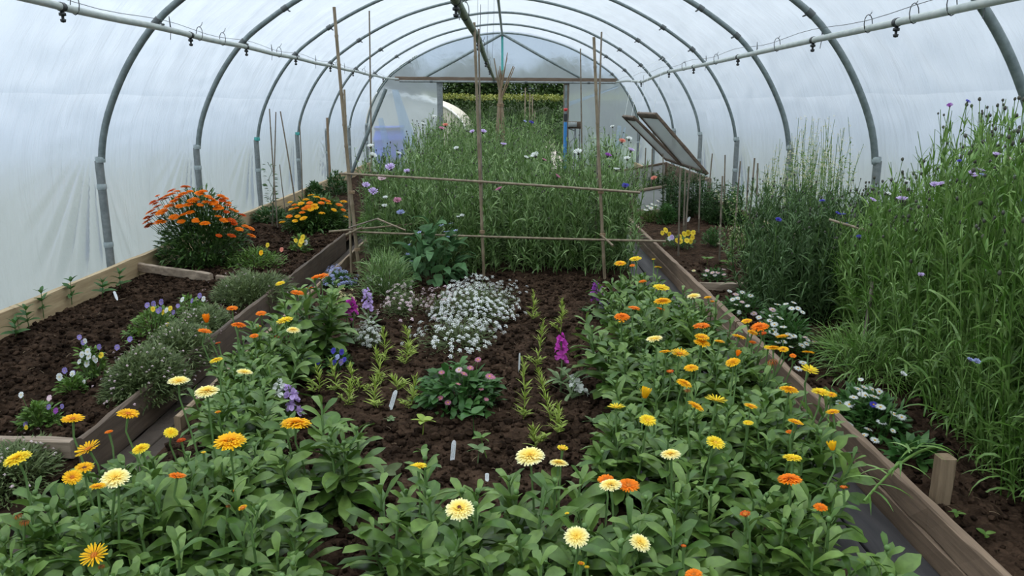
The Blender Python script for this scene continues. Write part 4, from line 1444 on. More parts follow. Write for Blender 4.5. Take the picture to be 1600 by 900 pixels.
# ---------------------------------------------------------------- tall cornflowers
def thicket_mesh(mb, X, Y, zb, ztop, rg, nleaf=24, L=(.13, .05), W=.0085, lean=.1, m=5, budp=.6, lean_dir=None, br=2):
    n = len(X)
    A = np.stack([X, Y, zb], 1)
    B = A.copy()
    B[:, 2] = ztop
    ln = rg.normal(0, lean, (n, 2))
    if lean_dir is not None:
        ln = ln + lean_dir
    B[:, :2] += ln
    bend = np.concatenate([rg.normal(0, .05, (n, 2)), np.zeros((n, 1))], 1)
    stemset(mb, A, B, bend, .0034, .0016, 6, 4, 0)
    s = np.sort(rg.uniform(.03, .95, (n, nleaf)), 1)
    P = A[:, None] + (B - A)[:, None] * s[..., None] + bend[:, None] * (4 * s * (1 - s))[..., None]
    az = rg.uniform(0, TAU, (n, nleaf))
    el = np.radians(58 + 18 * s) + rg.normal(0, .2, (n, nleaf))
    D = np.stack([np.cos(az) * np.cos(el), np.sin(az) * np.cos(el), np.sin(el)], -1)
    LL = (L[0] + (L[1] - L[0]) * s) * rg.uniform(.6, 1.35, s.shape)
    dr = np.clip(rg.gamma(2.2, .55, s.shape), .15, 3.0) * (1.25 - .75 * s)
    leafset(mb, P.reshape(-1, 3), D.reshape(-1, 3), LL.ravel(), (W * rg.uniform(.6, 1.3, s.shape)).ravel(), dr.ravel(), linear, m=m, across=2,
            roll=rg.normal(0, .5, s.size), mi=0, rng=rg)
    tips = [B]
    for _ in range(br):                              # forked tops
        k = rg.random(n) < .6
        t = rg.uniform(.6, .88, k.sum())[:, None]
        A2 = A[k] + (B[k] - A[k]) * t + bend[k] * 4 * t * (1 - t)
        B2 = A2 + np.stack([rg.normal(0, .06, k.sum()), rg.normal(0, .06, k.sum()), rg.uniform(.1, .22, k.sum())], 1)
        stemset(mb, A2, B2, np.zeros(3), .0018, .0013, 3, 3, 0)
        tips.append(B2)
        q = np.repeat(A2, 3, 0) + np.repeat(B2 - A2, 3, 0) * rg.uniform(.1, .9, (3 * k.sum(), 1))
        a3 = rg.uniform(0, TAU, len(q))
        leafset(mb, q, np.stack([np.cos(a3), np.sin(a3), np.full(len(q), 1.6)], 1), .05, .005, rg.uniform(.1, 1, len(q)), linear, m=3, across=2, mi=0, rng=rg)
    T = np.concatenate(tips)
    T = T[rg.random(len(T)) < budp]
    blobs(mb, T + [0, 0, .004], rg.uniform(.005, .0085, len(T)), .12, 1.35, 1, rg)
    return T


def cf_head(mat):
    rg = np.random.default_rng(3)
    mb = rays([(10, .1, .40, .24, 20, -.1), (9, .08, .3, .16, 42, .2), (16, .03, .26, .05, 68, .1)], 5, prof=lambda t: np.interp(t, [0, .4, .8, 1], [.15, .4, 1, .75]), m=3, fold=.25)
    return mb.mesh('flower', M[mat])


_cf = {}
mbx = MB()
lathe(mbx, [(.02, -.3), (.1, -.28), (.16, -.15), (.14, -.02), (.07, .04), (0, .05)], 10)
CF_CAL = mbx.mesh('calyx', M['bud'])


def cornflower(root, px, py, w, Y, mat, tilt=None):
    if mat not in _cf:
        _cf[mat] = cf_head(mat)
    P = at_y(px, py, Y)
    rg = np.random.default_rng(int(px * 13 + py))
    tl = nrm(tilt if tilt is not None else np.array([rg.normal(0, .3), -.45 + rg.normal(0, .2), 1]))
    f = link('flower', _cf[mat], root, P - np.array(root.location), tuple(quat_to(tl, rg.uniform(0, 6))), w * depth(P) / F)
    link('calyx', CF_CAL, f)
    mb = MB()
    o = np.array(root.location)
    d = w * depth(P) / F
    tube(mb, [P - tl * d * .25, P - tl * d * .5 + [0, .01, -.05], P + [rg.normal(0, .02), .05, -.3]], .0018, 5)
    mb.build('flower_stem', M['corn_l'], root, o)


top_c = lambda Y: np.interp(Y, [6.3, 7.5, 9, 12], [.98, 1.13, 1.27, 1.4])
rg = np.random.default_rng(41)


def scatter(n, x0, x1, y0, y1, keep=None):
    X, Y = rg.uniform(x0, x1, n), rg.uniform(y0, y1, n)
    if keep is not None:
        k = keep(X, Y)
        X, Y = X[k], Y[k]
    return X, Y


def yfront(px, py, lo=6.28):
    """where the line of sight through a flower meets the top of the thicket"""
    for Y in np.arange(lo, 13, .05):
        if at_y(px, py, Y)[2] <= top_c(Y) + .02:
            return Y
    return 12.5


t = thing('cornflower_thicket', 'dense thicket of tall grey-green cornflowers behind the cane frame', 'cornflowers', (-.1, 9, .12))
t['kind'] = 'stuff'
mb = MB()
keep = lambda X, Y: X > np.interp(Y, [6.3, 6.9, 8.5, 14], [-.95, -1.25, -1.3, -1.35])
X, Y = scatter(520, -1.3, 1.02, 6.36, 7.4, keep)
thicket_mesh(mb, X, Y, np.full(len(X), .13), top_c(Y) * rg.uniform(.68, 1.05, len(X)), rg, 34, (.17, .06), .0105, .07, budp=.3)
X, Y = scatter(700, -1.2, 1.08, 7.4, 10.5, lambda X, Y: (Y < 8.6) | (X < .048 * Y))
thicket_mesh(mb, X, Y, np.full(len(X), .13), top_c(Y) * rg.uniform(.72, 1.05, len(X)), rg, 26, (.17, .06), .0115, .07, m=4, budp=.35)
X, Y = scatter(520, -1.25, 1.0, 10.5, 15.5, lambda X, Y: X < .048 * Y)
thicket_mesh(mb, X, Y, np.full(len(X), .13), top_c(Y) * rg.uniform(.72, 1.04, len(X)), rg, 22, (.17, .06), .013, .07, m=3, budp=.35)
mb.build('foliage', [M['corn'], M['bud']], t, tuple(t.location))['kind'] = 'stuff'
for px, py, w, mat in ((579, 229, 13, 'white'), (583, 243, 13, 'white'), (623, 240, 10, 'white'), (610, 262, 18, 'lilac'), (597, 279, 14, 'pinkw'),
                       (583, 300, 17, 'lilac'), (572, 290, 14, 'lilac'), (601, 322, 10, 'white'), (621, 314, 15, 'pink'), (626, 333, 14, 'sky_p'), (602, 309, 9, 'white'),
                       (780, 296, 13, 'pink'), (787, 226, 11, 'lilac'), (722, 337, 8, 'white'), (713, 232, 9, 'white'), (716, 339, 7, 'white'), (636, 268, 12, 'lilac'),
                       (836, 243, 15, 'white'), (903, 238, 15, 'white'), (963, 265, 11, 'white'), (980, 248, 11, 'white'), (986, 235, 13, 'lilac'), (977, 291, 13, 'blue_p'),
                       (871, 276, 11, 'pink'), (678, 183, 9, 'white'), (661, 194, 8, 'white'), (690, 201, 10, 'pink'), (738, 206, 9, 'lilac'), (755, 206, 12, 'lilac'),
                       (830, 192, 9, 'blue_p'), (972, 221, 12, 'coral'), (983, 217, 11, 'white'), (957, 198, 8, 'white'), (822, 246, 8, 'white'), (850, 250, 8, 'pink'),
                       (950, 243, 12, 'purple'), (696, 196, 10, 'coral'), (820, 190, 6, 'sky_p'), (1022, 279, 11, 'coral')):
    cornflower(t, px, py, w, yfront(px, py), mat)

t = thing('cornflower_thicket', 'tallest bright green cornflower thicket filling the right edge, lilac heads', 'cornflowers', (2.1, 3.6, .12))
t['kind'] = 'stuff'
mb = MB()
lb = lambda Y: np.interp(Y, [2.45, 3.2, 4.2, 5.2], [1.68, 1.78, 1.95, 2.1])
lb = lambda Y: np.interp(Y, [2.1, 2.6, 3.2, 4.2, 5.2], [1.72, 1.68, 1.78, 1.95, 2.1])
X, Y = scatter(1600, 1.55, 2.46, 2.1, 5.1, lambda X, Y: X > lb(Y) + .08)
sky = np.interp(VX + F * (X - .05) / (Y * CP + .1), [1320, 1380, 1440, 1475, 1500, 1620], [345, 285, 255, 200, 160, 150])
zt = np.array([at_y(1450, s_, y_)[2] for s_, y_ in zip(sky, Y)])
zt = np.clip(zt, .55, 1.62) * rg.uniform(.7, 1.0, len(X))
T = thicket_mesh(mb, X, Y, np.full(len(X), .12), zt, rg, 32, (.16, .06), .0095, .075, m=6, lean_dir=np.array([-.05, 0]), budp=.5)
mb.build('foliage', [M['corn_l'], M['bud']], t, tuple(t.location))['kind'] = 'stuff'
for px, py, w, Y, mat in ((1518, 271, 13, 2.95, 'lilac'), (1533, 267, 13, 2.98, 'lilac'), (1523, 276, 11, 2.93, 'lilac'), (1535, 274, 11, 2.95, 'sky_p'), (1460, 289, 14, 3.1, 'lilac'),
                          (1470, 288, 13, 3.12, 'lilac'), (1409, 312, 19, 3.35, 'lilac'), (1363, 313, 13, 3.9, 'lilac'), (1557, 242, 14, 2.9, 'lilac'), (1512, 159, 9, 3.1, 'blue_p'),
                          (1484, 165, 10, 3.1, 'purple'), (1499, 252, 8, 3.0, 'blue_p'), (1599, 315, 10, 2.7, 'blue_p'), (1439, 430, 12, 3.2, 'lilac'), (1411, 585, 12, 3.0, 'white'),
                          (1516, 563, 12, 2.6, 'sky_p'), (1526, 565, 12, 2.6, 'sky_p'), (1388, 303, 9, 3.6, 'white'), (1416, 284, 11, 3.3, 'white'), (1573, 247, 14, 2.9, 'pinkw')):
    cornflower(t, px, py, w, Y, mat)

t = thing('cornflower_thicket', 'darker clump of cornflowers with blue heads behind the pale lying cane', 'cornflowers', (2.1, 5.2, .12))
t['kind'] = 'stuff'
mb = MB()
X, Y = scatter(360, 1.72, 2.55, 4.85, 5.75)
thicket_mesh(mb, X, Y, np.full(len(X), .12), rg.uniform(.62, 1.0, len(X)), rg, 34, (.15, .05), .009, .08, m=5, budp=.3)
mb.build('foliage', [M['corn_d'], M['bud']], t, tuple(t.location))['kind'] = 'stuff'
for px, py, w, Y in ((1216, 344, 11, 4.9), (1285, 315, 11, 4.9), (1315, 336, 13, 4.7), (1343, 371, 12, 4.5), (1323, 350, 6, 4.7), (1308, 333, 7, 4.8)):
    cornflower(t, px, py, w, Y, 'blue_p')


# ---------------------------------------------------------------- low plants
_mc = [0]


def box_px(x0, x1, yt, yb, zg, ry=None):
    P = at_z((x0 + x1) / 2, yb, zg)
    s = depth(P) / F
    rx = (x1 - x0) / 2 * s
    ry = rx * .8 if ry is None else ry
    cy = P[1] + ry * .75
    cx = at_y((x0 + x1) / 2, yt, cy)[0]
    h = max(at_y((x0 + x1) / 2, yt, cy + ry * .2)[2] - zg, .04) * 1.08
    return np.array([cx, cy, zg]), rx, ry, h


def mound(name, label, cat, box, zg=.14, mat='mid', n=500, L=.04, W=.015, prof=ovate, up=.6, droop=.5, ry=None, bloss=None, nb=0, br=.008, group=None, base=None, m=3, shell=.55,
          flowers=(), fkind=None, stems=True):
    """low bushy plant; bloss = tiny uncountable blossom, flowers = heads one can count (px,py,w[,mat])"""
    c, rx, ry, h = box_px(*box, zg, ry) if base is None else base
    _mc[0] += 1
    rg = np.random.default_rng(3000 + _mc[0])
    t = thing(name, label, cat, c, group)
    d = nrm(rg.normal(0, 1, (n, 3)))
    d[:, 2] = np.abs(d[:, 2])
    rad = shell + (1 - shell) * rg.random(n) ** .6
    lump = 1 + .22 * (vnoise(d[:, 0] * 2.5 + 30 + _mc[0], d[:, 1] * 2.5 + 30, 80) - .5) * 2
    P = c + d * np.array([rx, ry, h * .92]) * (rad * lump)[:, None] * .9
    P[:, 2] = np.maximum(P[:, 2], zg + .004)
    D = nrm(d * [1, 1, .6] + rg.normal(0, .45, (n, 3)) + [0, 0, up])
    mb = MB()
    leafset(mb, P, D, L * rg.uniform(.6, 1.3, n), W * rg.uniform(.7, 1.25, n), droop * rg.uniform(.2, 1.8, n), prof, m=m, across=3 if W > .008 else 2, rng=rg)
    if stems:
        k = rg.permutation(n)[:max(n // 7, 12)]
        A = c + (P[k] - c) * [.25, .25, 0]
        stemset(mb, A, P[k], np.array([0, 0, .01]), .0022, .0014, 4, 4, 0)
    mb.build('foliage', M[mat], t, tuple(c))
    if bloss:
        d = nrm(rg.normal(0, 1, (nb, 3)))
        d[:, 2] = np.abs(d[:, 2]) * 1.2 + .12
        d = nrm(d)
        lump = 1 + .2 * (vnoise(d[:, 0] * 2.5 + 30 + _mc[0], d[:, 1] * 2.5 + 30, 80) - .5) * 2
        Q = c + d * np.array([rx, ry, h]) * lump[:, None] * rg.uniform(.82, 1.16, (nb, 1))
        mb = MB()
        blossom(mb, Q, nrm(d + [0, 0, .8]), br, rg)
        mb.build('blossom', M[bloss], t, tuple(c))['kind'] = 'stuff'
    for f in flowers:
        place_small(t, f, fkind, c, ry, dome=(rx, h))
    return t


def blossom(mb, Q, N, r, rg, k=11):
    """domed clusters of tiny four-petalled florets"""
    n = len(Q)
    for i in range(k):
        a = i * 2.4
        rr = r * math.sqrt((i + .3) / k)
        ref = nrm(np.cross(N, [0.31, .2, 1.0]))
        V = np.cross(N, ref)
        off = ref * (rr * math.cos(a)) + V * (rr * math.sin(a)) + N * (r * .95 * (1 - (rr / r) ** 2))
        C = Q + off
        tilt = nrm(N + off / r * .5 + rg.normal(0, .15, (n, 3)))
        u = nrm(np.cross(tilt, rg.normal(0, 1, (n, 3))))
        v = np.cross(tilt, u)
        s = r * rg.uniform(.33, .48, (n, 1))
        pts = []
        for q in range(8):
            rad = s * (1.0 if q % 2 == 0 else .45)
            pts.append(C + u * rad * math.cos(q * TAU / 8) + v * rad * math.sin(q * TAU / 8) + tilt * (.12 * s if q % 2 == 0 else 0))
        Vv = np.stack(pts + [C], 1)
        mb.add(Vv, many(np.array([(q, (q + 1) % 8, 8) for q in range(8)]), n, 9))


def _viola(mat):
    mb = MB()
    for az, L, W in ((90, .5, .42), (140, .46, .4), (40, .46, .4), (205, .44, .38), (-25, .44, .38), (270, .52, .55)):
        if az == 90:
            continue
        a = math.radians(az)
        leafset(mb, [(0, 0, .01 * (az % 7))], [(math.cos(a), math.sin(a), .18)], L, W, .3, roundp, m=4, across=3, fold=.05, roll=0)
    for az in (75, 108):
        a = math.radians(az)
        leafset(mb, [(0, 0, -.02)], [(math.cos(a), math.sin(a), .1)], .52, .42, .2, roundp, m=4, across=3, fold=.05, roll=0)
    return mb.mesh('flower', M[mat])


DAISY = rays([(24, .1, .4, .075, 8, .25), (22, .1, .36, .07, 20, .35)], 77, prof=lance, m=3)
_sm = {}


def small_mesh(kind, mat):
    k = (kind, mat)
    if k not in _sm:
        if kind == 'daisy':
            _sm[k] = DAISY.mesh('flower', M[mat])
        elif kind == 'viola':
            _sm[k] = _viola(mat)
        elif kind == 'marigold':
            _sm[k] = rays(LAY['double'][:4], 13, m=3).mesh('flower', M[mat])
        elif kind == 'star':
            _sm[k] = rays([(5, .05, .42, .22, 10, .2)], 6, prof=ovate, m=3, jit=.03).mesh('flower', M[mat])
        elif kind == 'puff':
            mb = MB()
            rg = np.random.default_rng(5)
            n = 130
            d = nrm(rg.normal(0, 1, (n, 3)))
            leafset(mb, d * .1, d, .38, .05, 0, linear, m=2, across=2, rng=rg)
            _sm[k] = mb.mesh('flower', M[mat])
    return _sm[k]


def place_small(t, f, kind, c, ry, dome=None):
    px, py, w = f[:3]
    mat = f[3] if len(f) > 3 else 'white'
    Y = f[4] if len(f) > 4 else c[1] - ry * .35 + RNG.uniform(-.3, .5) * ry
    P = at_y(px, py, Y)
    if dome and len(f) < 5:                          # heads sit just clear of the leaves
        e = np.array([dome[0], ry, dome[1]]) * 1.06
        ro, rd = (np.array([0, 0, CZ]) - c) / e, nrm(_ray(px, py)) / e
        qa, qb, qc = rd @ rd, 2 * ro @ rd, ro @ ro - 1
        dd = qb * qb - 4 * qa * qc
        if dd > 0:
            P = np.array([0, 0, CZ]) + nrm(_ray(px, py)) * ((-qb - math.sqrt(dd)) / (2 * qa))
    if P[2] < c[2] + .03:                            # keep it above the compost
        P = at_z(px, py, c[2] + .03)
    rg = np.random.default_rng(int(px * 17 + py * 3))
    if kind == 'viola':
        tl = nrm(np.array([rg.normal(0, .25), -1, .45 + rg.normal(0, .2)]))
        sp = math.atan2(0, 1)
        from mathutils import Vector
        q = Vector(tuple(tl)).to_track_quat('Z', 'Y')
        q = tuple(q)
    else:
        tl = nrm(np.array([rg.normal(0, .22), -.25 + rg.normal(0, .2), 1]))
        q = tuple(quat_to(tl, rg.uniform(0, 6)))
    o = np.array(t.location)
    fl = link('flower', small_mesh(kind, mat), t, P - o, q, w * depth(P) / F * (1.28 if kind == 'daisy' else 1.08))
    if kind in ('daisy', 'marigold'):
        link('flower_centre', CEN['eye_y' if kind == 'daisy' else 'eye_o'], fl, scale=.9)
    mb = MB()
    b = np.array([c[0] * .5 + P[0] * .5, P[1] * .6 + c[1] * .4, c[2] - .01])
    tube(mb, [b, b * .5 + P * .5 + [0, .01, .01], P - tl * .004], .0014, 5)
    mb.build('stem', M['stem'], t, o)


# white and pale alyssum in the middle bed
ALY = dict(mat='bush', L=.022, W=.005, prof=linear, m=2)
mound('alyssum', 'large drift of white alyssum in the middle of the centre bed', 'flowering plant', None, base=(np.array([-.22, 5.15, .14]), .3, .55, .19), n=1700, bloss='white', nb=440, br=.0125, **ALY)
mound('alyssum', 'nearer part of the white alyssum drift, loose sprays above the pink daisies', 'flowering plant', None, base=(np.array([-.3, 4.42, .14]), .26, .33, .17), n=1000, bloss='white', nb=170, br=.0125, **ALY)
mound('alyssum', 'small dense white alyssum beside the magenta stock', 'flowering plant', (556, 598, 502, 546), n=350, bloss='white', nb=70, br=.012, **ALY)
mound('alyssum', 'pale lilac-white alyssum behind the mound of bare compost', 'flowering plant', (588, 668, 446, 502), n=700, bloss='pinkw', nb=90, br=.011, ry=.3, **ALY)
mound('alyssum', 'thin pale alyssum left of the large white drift', 'flowering plant', (662, 712, 448, 504), n=420, bloss='pinkw', nb=34, br=.012, **ALY)
mound('alyssum', 'pale flowers in grassy tuft behind the magenta stock spike', 'flowering plant', (508, 560, 452, 500), n=420, bloss='creamy', nb=40, br=.011, **ALY)
mound('forget_me_not', 'white and pale blue violas at the cane frame foot', 'flowering plant', (500, 556, 422, 452), zg=.14, n=320, mat='mid', L=.035, W=.014, bloss='sky_p', nb=60, br=.016)
mound('alyssum', 'low pale alyssum tuft under the broad-leaved borage', 'flowering plant', (560, 620, 432, 462), n=260, bloss='white', nb=24, br=.012, **ALY)

# pink daisies
mound('daisy_plant', 'clump of pink double daisies in front of the white alyssum', 'flowering plant', (655, 782, 566, 650), mat='mid', n=330, L=.075, W=.03, prof=spat, m=4, droop=.9, fkind='daisy',
      flowers=[(690, 582, 9, 'pink'), (725, 584, 11, 'pink'), (735, 575, 10, 'pink'), (765, 588, 12, 'pink'), (770, 590, 8, 'pink'), (716, 600, 8, 'pink'), (688, 622, 9, 'pink'), (700, 629, 9, 'pink'),
               (747, 562, 9, 'pink'), (752, 608, 7, 'pink'), (760, 624, 7, 'pink'), (717, 578, 10, 'pinkw')])


# stocks
def spike(mb, a, b, r, rg, n):
    a, b = np.asarray(a), np.asarray(b)
    for i in range(n):
        q = (i + .5) / n
        az = i * 2.4 + rg.normal(0, .2)
        rr = r * (.85 if q < .7 else .85 - (q - .7) * 1.4)
        C = a + (b - a) * q + np.array([math.cos(az), math.sin(az), .1]) * rr * .55
        nv = nrm(np.array([math.cos(az), math.sin(az), .45]))
        u = nrm(np.cross(nv, [0, 0, 1.0]))
        v = np.cross(nv, u)
        k = 6
        ang = np.arange(k) / k * TAU + rg.uniform(0, 1)
        D = u * np.cos(ang)[:, None] + v * np.sin(ang)[:, None] + nv * .35
        leafset(mb, np.repeat(C[None], k, 0), D, rr * .95 * rg.uniform(.85, 1.15, k), rr * .9, rg.uniform(-.4, .5, k), roundp, m=3, across=3, fold=.2, roll=rg.normal(0, .5, k), wave=.05, rng=rg)


def stock(label, base, spikes, zg=.14, leaves=16, Lf=.1, fol=True):
    P = at_z(*base, zg)
    _mc[0] += 1
    rg = np.random.default_rng(5000 + _mc[0])
    t = thing('stock_plant', label, 'flowering plant', P, 'stocks in the middle bed')
    mb = MB()
    for (x0, y0, x1, y1, w, mat) in spikes:
        a = at_y(x0, y0, P[1] - .01)
        b = at_y(x1, y1, P[1] + .02)
        r = w * depth(a) / F / 2
        tube(mb, [P, (P + a) / 2 + [0, .01, .0], a, a * .05 + b * .95], [.005, .0045, .004, .002], 7)
        ms = MB()
        spike(ms, a, b, r, rg, max(int(np.linalg.norm(b - a) / (r * .42)), 5))
        ms.build('flower_spike', M[mat], t, tuple(P))
    n = leaves
    az = np.arange(n) * 2.4
    el = rg.uniform(.2, 1.1, n)
    s = rg.uniform(0, .09, n)
    leafset(mb, P + np.stack([0 * s, 0 * s, s], 1), np.stack([np.cos(az) * np.cos(el), np.sin(az) * np.cos(el), np.sin(el)], 1), Lf * rg.uniform(.7, 1.2, n), Lf * .19, rg.uniform(.2, 1.0, n), spat, m=5, rng=rg)
    mb.build('foliage', M['stock'], t, tuple(P))


stock('bright magenta stock standing alone in the bare compost', (876, 612), [(878, 566, 876, 522, 21, 'magenta')], leaves=18)
stock('white stock flopping over beside the lone magenta stock', (893, 622), [(912, 616, 893, 588, 20, 'white')], leaves=12)
stock('dark purple stock by the foot of the right frame cane', (933, 500), [(933, 474, 932, 441, 19, 'purple')])
stock('pale lilac stock just right of the dark purple one', (950, 506), [(947, 490, 943, 468, 17, 'lilac')])
stock('magenta stock beside the back-left bushy marigold', (548, 540), [(542, 498, 549, 466, 17, 'magenta'), (553, 490, 550, 470, 14, 'magenta')], leaves=22)
stock('tall lilac stock behind the magenta one', (578, 512), [(575, 484, 572, 451, 17, 'lilac')], leaves=14)
stock('drooping lilac stock with white stock beside it, left middle', (447, 672), [(461, 645, 450, 602, 25, 'lilac'), (434, 624, 437, 594, 19, 'white')], leaves=16)
stock('lilac stock half hidden between the two front marigold masses', (1012, 800), [(1013, 778, 1004, 738, 18, 'lilac'), (1032, 776, 1036, 774, 14, 'lilac')], leaves=8)
stock('magenta stock half hidden by front-left marigold leaves', (528, 800), [(524, 792, 517, 772, 15, 'magenta')], leaves=8)
stock('faded purple stock low among the right marigolds', (994, 618), [(992, 608, 990, 594, 20, 'purple')], leaves=6)

# blue violas
VIO = dict(mat='mid', L=.028, W=.014, m=3, fkind='viola')
mound('viola_plant', 'small blue viola in front of the dense white alyssum', 'flowering plant', (505, 550, 545, 580), n=150, flowers=[(521, 548, 9, 'blue_p'), (534, 550, 9, 'blue_p'), (527, 558, 9, 'sky_p'), (522, 566, 9, 'blue_p'), (533, 566, 10, 'violet'), (538, 562, 8, 'blue_p')], **VIO)
mound('viola_plant', 'blue viola under the back-left bushy marigold', 'flowering plant', (462, 502, 553, 588), n=150, flowers=[(471, 564, 8, 'blue_p'), (485, 562, 10, 'violet'), (457, 567, 9, 'violet'), (497, 566, 7, 'blue_p'), (439, 558, 10, 'sky_p')], **VIO)


# feathery seedlings
def seedling(px, yb, yt, label, zg=.14, mat='seed'):
    P = at_z(px, yb, zg)
    h = max(at_y(px, yt, P[1])[2] - zg, .04) * 1.05
    rg = np.random.default_rng(int(px * 31 + yb))
    mb = MB()
    B = P + [rg.normal(0, .02), rg.normal(0, .02), h]
    bd = np.array([rg.normal(0, .01), 0, 0])
    stemset(mb, P + [0, 0, -.01], B, bd, .0026, .0012, 5, 5)
    n = int(22 + h * 150)
    s = rg.random(n) ** .85
    az = np.arange(n) * 2.4
    el = np.interp(s, [0, .6, 1], [.6, .95, 1.3])
    D = np.stack([np.cos(az) * np.cos(el), np.sin(az) * np.cos(el), np.sin(el)], 1)
    leafset(mb, stem_pt(P, B, bd, s), D, np.interp(s, [0, .5, 1], [.06, .055, .03]) * rg.uniform(.7, 1.3, n), .0072, rg.uniform(0, .8, n), linear, m=4, across=2, rng=rg)
    for k in range(2):                               # side shoots at the base
        a = rg.uniform(0, TAU)
        C = P + np.array([math.cos(a) * .045, math.sin(a) * .045, .035 + .03 * rg.random()])
        stemset(mb, P, C, np.array([0, 0, .008]), .0018, .001, 3, 4)
        az2 = np.arange(10) * 2.4
        leafset(mb, P + (C - P) * np.linspace(.4, 1, 10)[:, None], np.stack([np.cos(az2), np.sin(az2), np.full(10, .9)], 1), .03, .009, .6, linear, m=3, across=2, rng=rg)
    tag(mb.build('seedling', M[mat], origin=P), label, 'seedling', 'feathery seedlings in the middle bed')


SL = [(495, 617, 572), (524, 613, 568), (543, 635, 593), (565, 614, 575), (587, 640, 590), (593, 602, 548), (601, 568, 518), (622, 612, 590), (632, 570, 543), (643, 558, 514), (641, 639, 592)]
for k, s in enumerate(sorted(SL)):
    seedling(*s, f'feathery yellow-green seedling, {WORDS[k]} from left in the patch left of the pink daisies')
SR = [(837, 572, 505), (831, 500, 458), (875, 520, 474), (818, 654, 568), (861, 656, 580), (868, 682, 640), (837, 698, 668)]
for k, s in enumerate(sorted(SR)):
    seedling(*s, f'feathery yellow-green seedling, {WORDS[k]} from left among those right of the pink daisies')


# small broad-leaved seedlings
def sprout(label, px, yb, yt, mat='lime', n=6, L=.05, W=.03, zg=.14, name='seedling', cat='seedling', prof=ovate, tiers=1, group=None, el=.5):
    P = at_z(px, yb, zg)
    h = max(at_y(px, yt, P[1])[2] - zg, .015)
    rg = np.random.default_rng(int(px * 7 + yb))
    mb = MB()
    B = P + [rg.normal(0, .01), 0, h * .85]
    stemset(mb, P + [0, 0, -.01], B, np.zeros(3), .003, .002, 3, 5)
    for k in range(tiers):
        q = (k + 1) / tiers
        az = np.arange(n) / n * TAU + k * .9 + rg.uniform(0, 1)
        e = el + .5 * (k / max(tiers - 1, 1) if tiers > 1 else 0)
        leafset(mb, np.repeat((P + (B - P) * q)[None], n, 0), np.stack([np.cos(az) * math.cos(e), np.sin(az) * math.cos(e), np.full(n, math.sin(e))], 1), L * rg.uniform(.7, 1.15, n) * (1 - .3 * q * (tiers > 1)), W * (1 - .3 * q * (tiers > 1)), rg.uniform(.3, .9, n), prof, m=5, rng=rg)
    tag(mb.build(name, M[mat], origin=P), label, cat, group)


sprout('yellowing young plant in front of the white label', 660, 682, 655, 'seed', 5, .07, .034)
sprout('dark green young plant with round leaves right of the yellowing one', 741, 684, 642, 'mid', 4, .075, .06)
sprout('tiny grey-green seedling just below the upright white label', 609, 660, 655, 'stock', 6, .035, .02)
sprout('pale young plant behind the tall white label', 760, 712, 680, 'lime', 4, .05, .025)
sprout('brownish young plant right of the tall white label', 746, 722, 700, 'stock', 5, .06, .025)
sprout('small green seedling in the compost right of the feathery ones', 912, 492, 486, 'mid', 6, .06, .03)
sprout('grey-green seedling by the left edge of the right marigolds', 928, 664, 660, 'stock', 5, .05, .025)
sprout('small withered green plant behind the short white label', 606, 750, 738, 'bush', 5, .07, .035)
sprout('leafy light green young plant beside the front-left marigolds', 520, 695, 662, 'lime', 5, .11, .075)
sprout('small crinkled young plant above the small yellow marigold', 659, 716, 704, 'lime', 5, .04, .024)
for k, (px, yb, yt) in enumerate(((25, 528, 502), (45, 510, 480), (68, 494, 452), (112, 474, 434), (160, 463, 438), (188, 452, 424))):
    sprout(f'young green plant along the left base rail, {WORDS[k]} from left', px, yb, yt, 'mid', 4, .1, .034, tiers=3, name='young_plant', cat='plant', prof=lance, group='young plants along the base rail')


# plant labels
def plant_tag(label, px, yb, yt, w, lean=0.0, zg=.14, face=0.0):
    P = at_z(px, yb, zg)
    s = depth(P) / F
    T = at_y(px + lean, yt, P[1] + .01)
    W = w * s
    mb = MB()
    ax = T - P
    qs = [0, .25, .5, .75, .86, .91, .95, .98, 1]
    n = len(qs) - 1
    pts = []
    sd = np.array([math.cos(face), math.sin(face), 0])
    nv = nrm(np.cross(sd, ax))
    for q in qs:
        ww = W * (.5 if q < .88 else .5 * math.sqrt(max(1 - ((q - .88) / .12) ** 2, .05)))
        ww *= min(1, .35 + q * 3.5)
        c = P + ax * (q * 1.3 - .12)
        pts.append([c - sd * ww - nv * .0008, c + sd * ww - nv * .0008, c + sd * ww + nv * .0008, c - sd * ww + nv * .0008])
    mb.add(np.array(pts), grid_faces(n + 1, 4, True))
    mb.add(np.array(pts[-1]), [(0, 1, 2, 3)])
    t = thing('plant_label', label, 'plant label', P)
    mb.build('tag', M['tagw'], t, tuple(P), smooth=False)
    if w >= 5:                                       # a line of pencilled writing running up the tag
        rg = np.random.default_rng(int(px))
        mb = MB()
        for row in (-.2, .16):
            q = .34
            while q < .84:
                ln = rg.uniform(.02, .05)
                c = P + ax * q * 1.15 + sd * W * (row + rg.normal(0, .03)) + nv * .0014
                if nv[1] > 0:
                    pass
                d = c + ax * ln + sd * W * rg.normal(0, .09)
                a = nrm(np.cross(ax, nv)) * W * .035
                mb.add([c - a, c + a, d + a, d - a], [(0, 1, 2, 3)])
                q += ln + rg.uniform(.008, .02)
        mb.build('writing', M['ink'], t, tuple(P), smooth=False)


